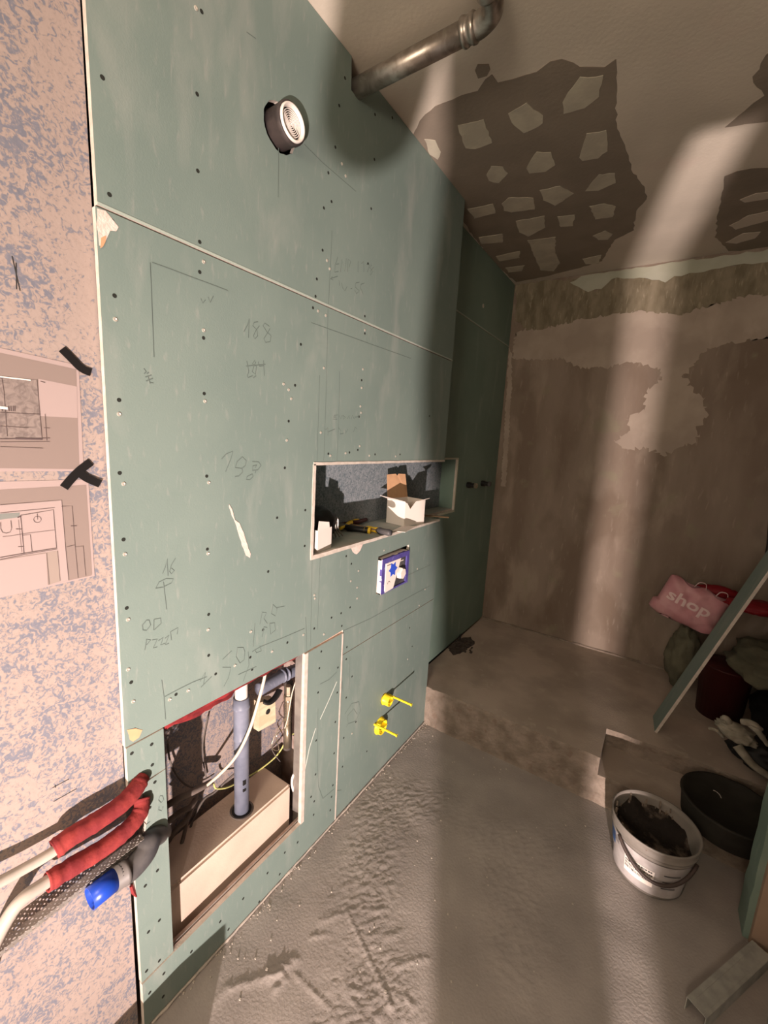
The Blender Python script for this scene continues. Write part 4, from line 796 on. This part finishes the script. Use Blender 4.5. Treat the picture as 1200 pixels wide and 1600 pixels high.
for k, (q, m) in enumerate((([(532, 826), (545, 818), (560, 812), (576, 803)], YELT), ([(530, 820), (543, 816), (556, 816), (572, 812)], DRED))):
    bm = newbm(); tube(bm, smoothpath([onZ(x, y, ZS+.020) for x, y in q], 4), [.010 if i > 3 else .007 for i in range(13)], 9); finish('grip', bm, m, t, True)
bm = newbm(); obox(bm, onZ(531, 822, ZS+.02), (.02, .006, 0), (-.004, .028, 0), (0, 0, .007)); finish('jaws', bm, STEEL, t)
t = tag(finish('wood_offcut', (lambda b: (obox(b, onZ(561, 806, ZS+.012), (.012, .003, 0), (-.02, .09, 0), (0, 0, .011)), b)[1])(newbm()), WOOD), 'short wooden offcut lying behind the tools in the niche', 'wood', 'hand tools lying in the niche')
bm = newbm(); a_ = onZ(668, 812, ZS+.004); obox(bm, Vector((-.085, 2.02, ZS+.006)), (.105, .05, 0), (-.004, .008, 0), (0, 0, .003)); tag(finish('wooden_stick', bm, WOOD), 'dark flat stick poking out of the niche beside the lidded box', 'stick')
bm = newbm(); obox(bm, onZ(632, 826, ZS+.001), (.028, .01, 0), (-.015, .075, 0), (0, 0, .0009)); tag(finish('paper_scrap', bm, CARD), 'pale paper scrap lying in front of the lidded box', 'paper')

# ------------------------------------------------------------------ bucket
BC = Vector((1.112, 1.775, 0))
t = thing('mortar_bucket', 'white labelled plastic bucket with dried dark mortar on the floor before the step', 'bucket', BC)
seg = 48
bm = newbm(); rb, rt, hb = .118, .143, .218
rad = lambda z: rb+(rt-rb)*z/hb
lathe(bm, BC, (0, 0, 1), [(.003, .0002), (.003, rb-.006), (0, rb-.004), (.006, rb), (.165, rad(.165)), (.166, rad(.165)+.004), (.172, rad(.172)+.004), (.173, rad(.173)), (.180, rad(.18)), (.181, rad(.181)+.006), (.187, rad(.187)+.006), (.188, rad(.188)+.002), (.212, rt+.004), (hb+.002, rt+.005), (hb+.003, rt), (.20, rt-.006), (.012, rb-.006), (.010, .0002)], seg); finish('bucket_body', bm, BUCK, t, True)
bm = newbm(); bmesh.ops.create_grid(bm, x_segments=24, y_segments=24, size=1)
for v in bm.verts:
    x, y = v.co.x, v.co.y; r_ = max(abs(x), abs(y)); a = math.atan2(y, x); s = r_*(rt-.012)
    v.co = Vector((BC.x+math.cos(a)*s, BC.y+math.sin(a)*s, .135+.03*noise.noise(Vector((x*2, y*2, 1)))+.045*max(0, (-x*.3+y)*r_)))
finish('mortar', bm, MORT, t, True)['label'] = 'dried dark mortar'
bm = newbm(); 
for k in range(60):
    a = random.uniform(1.0, 4.6); z = random.uniform(.15, .205); c = BC+Vector((math.cos(a)*(rad(z)-.009), math.sin(a)*(rad(z)-.009), z)); s = random.uniform(.004, .012)
    obox(bm, c, (s*.3, 0, 0), (0, s, s*.3), (0, -s*.3, s*.8))
finish('mortar_crumbs', bm, STEPM, t)
def wrap(bm, a0, a1, z0_, z1_, off, n=16, mi=0):
    A = []
    for i in range(n+1):
        a = a0+(a1-a0)*i/n; A.append([bm.verts.new(BC+Vector((math.cos(a)*(rad(z)+off), math.sin(a)*(rad(z)+off), z))) for z in (z0_, z1_)])
    for i in range(n): bm.faces.new((A[i][0], A[i+1][0], A[i+1][1], A[i][1])).material_index = mi
bm = newbm(); wrap(bm, math.radians(-215), math.radians(-30), .016, .160, .0006, 40); lab = finish('label_wrap', bm, LABELM, t, True)
D = math.radians
bm = newbm(); wrap(bm, D(-178), D(-152), .100, .150, .0016); finish('blue_label_panel', bm, mat('label_blue', (.05, .12, .30), rough=.5), lab)
bm = newbm(); wrap(bm, D(-176), D(-160), .045, .085, .0016); finish('dark_label_panel', bm, DGREY, lab)
bm = newbm(); wrap(bm, D(-128), D(-84), .050, .122, .0018); finish('sticker', bm, CARD, lab)
bm = newbm()
rn = random.Random(4)
for row, z in enumerate((.112, .098, .084, .070)):
    a = -126
    while a < -88:
        wd = rn.uniform(.6, 3.2) if row in (0, 1) else rn.uniform(.5, 1.2)
        wrap(bm, D(a), D(min(a+wd, -86)), z, z+(.006 if row < 2 else .010), .0030, 2); a += wd+rn.uniform(.5, 1.3)
for z in (.14, .132, .124): wrap(bm, D(-165), D(-140), z, z+.0022, .0022, 6)
for z in (.120, .090, .075, .06): wrap(bm, D(-72), D(-50+rn.uniform(-8, 4)), z, z+.005, .0022, 6)
finish('label_print', bm, DGREY, lab)
bm = newbm(); P = []
for k in range(25):
    u = k/24; a = D(-138+u*112); drop = math.sin(u*PI)*.078
    z = .176-drop; P.append(BC+Vector((math.cos(a)*(rad(z)+.010+.012*math.sin(u*PI)), math.sin(a)*(rad(z)+.010+.012*math.sin(u*PI)), z)))
tube(bm, P, .0062, 10); finish('handle', bm, mat('dark_handle', (.05, .035, .03), rough=.5), t, True)

# ------------------------------------------------------------------ black mixing tub behind the bucket
TC = Vector((1.36, 2.03, .143))
t = thing('rubber_tub', 'upturned black rubber tub behind the bucket on the lower step', 'tub', TC)
bm = newbm(); lathe(bm, TC, (0, 0, 1), [(0, .150), (.004, .153), (.05, .158), (.088, .163), (.096, .168), (.100, .166), (.100, .156), (.090, .150), (.086, .0002)], 44)
for v in bm.verts:
    if v.co.z > TC.z+.09: v.co.z += .004*noise.noise(v.co*18)
finish('tub_shell', bm, RUB, t, True)
bm = newbm(); tube(bm, [TC+Vector((.02*math.cos(a)-.05, .03*math.sin(a)+.01, .1)) for a in [k*.35 for k in range(6)]], .002, 6); finish('mortar_smear', bm, CONC, t)

# ------------------------------------------------------------------ leaning drywall offcut
A = Vector((1.095, 2.37, .2300)); B = Vector((1.40, 2.33, 1.22)); d = (B-A)
bm = newbm(); dn = d.normalized(); wv = Vector((-.010, .145, .0)); tv = dn.cross(wv).normalized(); tv = tv if tv.x > 0 else -tv
a0 = [A, A+wv, A+wv+tv*.0125, A+tv*.0125]
v0 = [bm.verts.new(p) for p in a0]; v1 = [bm.verts.new(p+d) for p in a0]
bm.faces.new(v0); bm.faces.new(v1[::-1])
for k in range(4):
    f = bm.faces.new((v0[k], v0[(k+1) % 4], v1[(k+1) % 4], v1[k])); f.material_index = 1 if k in (1, 3) else 0
zmin = min(v.co.z for v in bm.verts); bmesh.ops.translate(bm, verts=bm.verts, vec=(0, 0, .2292-zmin))
tag(finish('drywall_offcut', bm, [GREEN, GYP]), 'green drywall offcut leaning steeply on the platform in front of the clutter', 'drywall offcut')

# ------------------------------------------------------------------ clutter at the right: bag, cloths, gloves
def blob(name, pts, m, label=None, cat=None, parent=None, wr=3.0, amp=.12, seed=0, group=None, sub=4, z0=.2295, fold=0):
    """lumpy soft shape: one closed surface through a centre and three radii, with folds"""
    (c, rad_) = pts; bm = newbm(); bmesh.ops.create_icosphere(bm, subdivisions=sub, radius=1)
    for v in bm.verts:
        n_ = v.co.copy(); k = 1+amp*noise.noise(n_*wr+Vector((seed, 0, 0)))+amp*.6*(1-2*abs(noise.noise(n_*wr*2+Vector((0, seed, 0)))))
        if fold: k += fold*(abs(math.sin(n_.x*7+n_.z*5+seed+2*noise.noise(n_*3)))-.5)
        v.co = Vector((c[0]+n_.x*rad_[0]*k, c[1]+n_.y*rad_[1]*k, max(z0, c[2]+n_.z*rad_[2]*k)))
    o = finish(name, bm, m, parent, True)
    return tag(o, label, cat, group) if label else o
# stacked container under the bag
bm = newbm(); lathe(bm, (1.38, 2.78, .2295), (0, 0, 1), [(0, .0002), (0, .10), (.28, .115), (.285, .12), (.29, .115), (.29, .0002)], 28); tag(finish('red_canister', bm, DRED, None, True), 'dark red round container behind the leaning offcut', 'container')
blob('refuse_bag', ((1.66, 2.72, .355), (.15, .22, .125)), DCLOTH, 'big black refuse bag at the right behind the offcut', 'bag', seed=3, amp=.2, fold=.08)
blob('refuse_bag', ((1.55, 2.40, .285), (.15, .09, .07)), DCLOTH, 'low black bag under the grey work gloves', 'bag', seed=9, amp=.2, fold=.08)
blob('olive_jacket', ((1.60, 2.76, .58), (.20, .20, .11)), KHAKI, 'olive jacket draped over the black bag right of the offcut', 'jacket', seed=5, amp=.28, fold=.16, wr=2.5, z0=.50)
blob('olive_sack', ((1.20, 2.98, .41), (.075, .10, .18)), KHAKI, 'olive cloth sack standing under the pink bag left of the offcut', 'sack', seed=12, amp=.2, fold=.12, wr=2.2)
# pink carrier bag
pb = thing('carrier_bag', 'pink carrier bag printed with white letters lying on the olive sack', 'bag', (1.2, 2.95, .62))
c0 = onY(1078, 945, 2.92)
ux = (onY(1140, 968, 2.92)-onY(1030, 915, 2.92)).normalized(); uz = Vector((0, 1, 0)).cross(ux).normalized(); uz = uz if uz.z > 0 else -uz; un = Vector((0, -1, 0))
def bagpt(u, v, side):
    e = max(0, 1-(u/.155)**4)*max(0, 1-(v/.120)**4)
    wob = .010*noise.noise(Vector((u*22, v*22, side*3)))+.010*(abs(math.sin(u*28+v*20))-.5)*(1 if v < 0 else .5)
    ww = 1+.12*(v < -.05)
    return c0+ux*(u*ww)+uz*v+un*(side*(.055*math.sqrt(e)+(wob if e > 0 else 0)))
bm = newbm(); NU, NV = 34, 26
for side in (1, -1):
    g = [[bm.verts.new(bagpt(-.155+.31*i/NU, (-.125*(1-.30*((i-NU/2)/(NU/2))**4)+.03*(i/NU-.5))*(1-j/NV)+(.115*(j/NV))*(1+.10*math.sin(i*.4)), side)) for j in range(NV+1)] for i in range(NU+1)]
    for i in range(NU):
        for j in range(NV): bm.faces.new((g[i][j], g[i+1][j], g[i+1][j+1], g[i][j+1]))
bmesh.ops.remove_doubles(bm, verts=bm.verts, dist=.0008)
finish('bag_body', bm, PINK, pb, True)
cu = bpy.data.curves.new('t', 'FONT'); cu.body = 'shop'; cu.size = .115; cu.resolution_u = 3; cu.offset = .0025
to = bpy.data.objects.new('t', cu); COL.objects.link(to); dg = bpy.context.evaluated_depsgraph_get(); me = bpy.data.meshes.new_from_object(to.evaluated_get(dg))
bpy.data.objects.remove(to)
bm = newbm(); bm.from_mesh(me)
bmesh.ops.triangulate(bm, faces=bm.faces[:]); bmesh.ops.subdivide_edges(bm, edges=bm.edges[:], cuts=2, use_grid_fill=True)
for v in bm.verts:
    u = -.125+v.co.x*.98; w2 = -.010+v.co.y*.78; v.co = bagpt(u, w2, 1)+un*.0035
o = finish('printed_letters', bm, BWHITE, pb); o['label'] = 'white printed letters'
bm = newbm()
for uu in (-.03, .075):
    P = [bagpt(uu, .108, .2)+uz*.0, bagpt(uu+.01, .112, .2)+uz*.03, bagpt(uu+.04, .112, .2)+uz*.035, bagpt(uu+.055, .108, .2)+uz*.0]
    tube(bm, smoothpath(P, 5), .0075, 8, flat=.25)
finish('strap', bm, BWHITE, pb, True)
blob('red_cloth', (tuple(onY(1120, 925, 3.02)), (.10, .035, .035)), RED, 'red cloth showing behind the mouth of the pink bag', 'cloth', seed=2, amp=.2, z0=.3)
blob('red_cloth', (tuple(onY(1185, 950, 2.75)), (.12, .08, .030)), RED, 'red cloth at the right behind the offcut, on the olive jacket', 'cloth', seed=6, amp=.25, z0=.3)
# gloves
gl = thing('work_glove', 'crumpled pale grey work glove on the low black bag', 'glove', (1.46, 2.38, .34), 'work gloves beside the tub')
gc = onY(1150, 1145, 2.33)
bm = newbm(); bmesh.ops.create_icosphere(bm, subdivisions=4, radius=1)
for v in bm.verts:
    n_ = v.co.copy(); k = 1+.22*noise.noise(n_*2.6)+.18*(abs(math.sin(n_.x*6-n_.z*9))-.5); v.co = gc+ux*(n_.x*.075*k)+Vector((0, n_.y*.04*k, 0))+uz*(n_.z*.036*k)
finish('palm', bm, GLOVE, gl, True)
for k, (a, b) in enumerate((((1130, 1152), (1108, 1138)), ((1170, 1130), (1200, 1165)), ((1160, 1128), (1190, 1140)), ((1140, 1130), (1128, 1122)))):
    bm = newbm(); tube(bm, smoothpath([onY(*a, 2.33), onY((a[0]+b[0])/2, (a[1]+b[1])/2-4, 2.31), onY(*b, 2.32)], 5), [.014]*5+[.012]*3+[.009]*3 if k else [.007]*11, 10); finish('finger', bm, GLOVE, gl, True)
gl = thing('work_glove', 'long grey work glove hanging down from the low black bag toward the wall end', 'glove', (1.5, 2.27, .28), 'work gloves beside the tub')
bm = newbm(); P = smoothpath([onY(1152, 1165, 2.30), onY(1165, 1182, 2.28), onY(1180, 1198, 2.27), onY(1210, 1218, 2.27)], 6); tube(bm, P, [.026-.0006*i for i in range(len(P))], 12, flat=.6); finish('cuff', bm, GLOVE, gl, True)
# dark hanging cable on wall at the far right
bm = newbm(); tube(bm, smoothpath([onY(1203, 790, 3.14), onY(1199, 850, 3.13), onY(1194, 876, 3.10), onY(1188, 890, 3.05)], 5), .004, 8); tag(finish('cable', bm, BLACK, None, True), 'black cable hanging on the brown back wall at the right edge', 'cable')

# ------------------------------------------------------------------ metal profiles on the floor
def profile(A, dvec, side, label, w_=.05, h_=.045, th=.0012):
    t = thing('metal_profile', label, 'metal profile', A, 'metal profiles on the floor at the right')
    d = Vector(dvec); s = Vector(side).normalized(); A = Vector(A); n = d.normalized().cross(s).normalized(); n = n if n.z > 0 else -n
    c = A+d/2
    bm = newbm()
    obox(bm, c+n*h_, d/2, s*(w_/2), n*th)
    for g in (-.3, .3): obox(bm, c+n*(h_+.0012)+s*(w_*g), d/2, s*.003, n*.0012)
    finish('web', bm, PROF, t)
    for k in (-1, 1):
        bm = newbm(); obox(bm, c+s*(k*w_/2)+n*(h_/2), d/2, s*th, n*(h_/2)); finish('flange', bm, PROF, t)
d1 = (Vector((1.455, 1.712, .05))-Vector((1.218, 1.338, .05)))
e0 = onZ(1088, 1574, .046)
dd = Vector((.52, .86, 0)).normalized()
profile((e0.x, e0.y, .001), dd*.36, (dd.y, -dd.x, 0), 'upper metal profile lying on the floor, its end nearest the bucket')
e0 = onZ(1182, 1578, .046); dd2 = Vector((.22, .97, 0)).normalized()
profile((e0.x+.055, e0.y, .001), dd2*.22, (dd2.y, -dd2.x, 0), 'second metal profile beside the first, nearer the right frame edge')

# ------------------------------------------------------------------ debris
for (q, pl, z) in (([(700, 1012), (716, 998), (735, 995), (742, 1005), (725, 1018), (708, 1024)], None, .2302),):
    pts = [tuple(onZ(x, y, z)[:2]) for x, y in q]; pts = [(max(XR+.004, a_), b_) for a_, b_ in pts]
    bm = newbm(); slab(bm, jag(pts, .006, .02, seed=4), [], toXY, z+.0016, z-.001, 0, 0)
    for k in range(16):
        p = onZ(random.uniform(702, 738), random.uniform(998, 1020), z); s = random.uniform(.003, .008); obox(bm, (max(XR+.012, p.x), p.y, z+.002), (s, 0, 0), (0, s*1.4, 0), (0, 0, s*.5))
    tag(finish('dirt_pile', bm, DIRT), 'dark dirt patch at the foot of the recess wall', 'dirt', kind='stuff')
bm = newbm(); p = onZ(716, 994, .23); tube(bm, [(XR+.02, 2.66, .229), (XR+.022, 2.665, .27)], .006, 8); tag(finish('pipe_stub', bm, BLACK), 'short black stub standing in the dirt at the recess wall foot', 'pipe stub')
bm = newbm(); rn = random.Random(11)
for (x, y, s) in [(602, 1551, .005), (417, 1516, .005), (356, 1470, .0035), (420, 1414, .0035), (350, 1495, .003), (372, 1498, .003), (399, 1498, .003), (375, 1562, .0035), (329, 1528, .0035), (360, 1489, .0022), (518, 1394, .003)]:
    s *= .7; p = onZ(x, y); obox(bm, (p.x, p.y, s*.6), (s, s*.3, 0), (-s*.4, s*.8, 0), (0, 0, s*.8))
for k in range(150):
    y = rn.uniform(.5, 2.0); s = rn.uniform(.0008, .0024); x = abs(rn.gauss(.006, .012))+.004; obox(bm, (x, y, s*.5), (s, s*.4, 0), (-s*.5, s, 0), (0, 0, s*.7))
for k in range(70):
    x, y = rn.uniform(.05, .9), rn.uniform(.6, 1.95); s = rn.uniform(.001, .0022); obox(bm, (x, y, s*.6), (s, s*.4, 0), (-s*.5, s, 0), (0, 0, s*.7))
tag(finish('plaster_crumbs', bm, CHIP), 'pale plaster crumbs scattered on the floor along the green board', 'crumbs', kind='stuff')
bm = newbm(); rn = random.Random(5)
P = [(.006, .44+i*.02, .008+.004*noise.noise(Vector((i*.8, 0, 0)))) for i in range(79)]
tube(bm, P, [.003+.004*abs(noise.noise(Vector((i*.7, 4, 0)))) for i in range(79)], 6)
o = finish('baseboard_left', bm, mat('pale_joint_mortar', (.50, .44, .38), (.38, .34, .30), scale=40, rough=.95)); tag(o, 'ragged mortar line where the green boards meet the floor', 'trim', kind='structure')

# ------------------------------------------------------------------ behind the camera: the lamp, the photographer, a low box
t = thing('work_lamp', 'low work lamp standing on the floor behind the camera', 'work lamp', (LAMP.x, LAMP.y-.1, 0))
bm = newbm(); box(bm, (LAMP.x-.10, LAMP.y-.12, LAMP.z-.09), (LAMP.x+.10, LAMP.y-.08, LAMP.z+.09), bevel=.005); finish('housing', bm, YELT, t)
bm = newbm(); box(bm, (LAMP.x-.09, LAMP.y-.079, LAMP.z-.08), (LAMP.x+.09, LAMP.y-.077, LAMP.z+.08)); finish('lens', bm, CARD, t)
bm = newbm()
for k in (-1, 1): tube(bm, [(LAMP.x+k*.10, LAMP.y-.1, LAMP.z), (LAMP.x+k*.11, LAMP.y-.1, .012), (LAMP.x+k*.11, LAMP.y+.05 if k < 0 else LAMP.y-.22, .012)], .008, 8)
finish('stand', bm, BLACK, t)
bm = newbm(); box(bm, (.17, .02, 0), (.29, .345, .128), bevel=.003); tag(finish('low_box', bm, KRAFT), 'low cardboard box on the floor against the speckled wall', 'box')
def skin(name, verts, edges, radii, m, parent, root=0, sub=2):
    me = bpy.data.meshes.new(name); me.from_pydata([tuple(Vector(v)-wloc(parent)) for v in verts], edges, []); o = bpy.data.objects.new(name, me); COL.objects.link(o); o.parent = parent
    s = o.modifiers.new('skin', 'SKIN'); s.use_smooth_shade = True
    for i, r_ in enumerate(radii): me.skin_vertices[0].data[i].radius = r_ if isinstance(r_, tuple) else (r_, r_)
    me.skin_vertices[0].data[root].use_root = True
    ss = o.modifiers.new('sub', 'SUBSURF'); ss.levels = sub; ss.render_levels = sub
    me.materials.append(m); return o
PX, PY = 1.25, -.25
per = thing('person', 'person standing behind the camera in dark work clothes holding up a phone', 'person', (PX, PY, 0))
V = [(PX, PY, .93), (PX, PY, 1.12), (PX, PY-.01, 1.34), (PX-.01, PY, 1.46), (PX-.02, PY+.02, 1.56), (PX-.03, PY+.03, 1.68), (PX-.03, PY+.03, 1.76),
     (PX-.085, PY-.01, .86), (PX-.04, PY-.01, .48), (PX-.01, PY-.02, .08), (PX-.02, PY+.10, .045),
     (PX+.055, PY+.01, .84), (PX+.065, PY+.01, .48), (PX+.072, PY-.01, .08), (PX+.06, PY+.11, .045),
     (PX-.15, PY-.06, 1.40), (PX-.285, PY+.02, 1.20), (PX-.33, PY+.19, 1.44),
     (PX+.15, PY+.07, 1.40), (PX+.13, PY+.22, 1.22), (PX-.14, PY+.26, 1.42)]
E_ = [(0, 1), (1, 2), (2, 3), (3, 4), (4, 5), (5, 6), (0, 7), (7, 8), (8, 9), (9, 10), (0, 11), (11, 12), (12, 13), (13, 14), (2, 15), (15, 16), (16, 17), (2, 18), (18, 19), (19, 20)]
Rr = [(.13, .10), (.13, .10), (.15, .11), .07, .06, .095, .07, .090, .066, .060, .045, .080, .066, .062, .045, .07, .062, .038, .07, .05, .036]
skin('body', V, E_, Rr, JACK, per)
for (hx, hy, hz, s) in ((.905, -.045, 1.46, 1), (1.09, -.03, 1.44, -1)):
    hv = [(hx, hy, hz), (hx+.01*s, hy+.01, hz+.07)]; he = [(0, 1)]; hr = [.030, (.038, .018)]
    for k in range(4):
        b0 = len(hv); o_ = (-.03+.02*k); hv += [(hx+o_, hy+.01, hz+.10), (hx+o_, hy+.03, hz+.14-.006*abs(k-1.5)), (hx+o_+.005*s, hy+.035, hz+.165-.008*abs(k-1.5))]; he += [(1, b0), (b0, b0+1), (b0+1, b0+2)]; hr += [.010, .009, .008]
    b0 = len(hv); hv += [(hx+.04*s, hy+.01, hz+.06), (hx+.06*s, hy+.03, hz+.085)]; he += [(0, b0), (b0, b0+1)]; hr += [.012, .010]
    skin('hand', hv, he, hr, SKIN, per)
bm = newbm(); box(bm, (.935, -.022, 1.535), (1.085, -.013, 1.61), bevel=.003); tag(finish('phone', bm, BLACK), 'phone held up by the person behind the camera', 'phone')
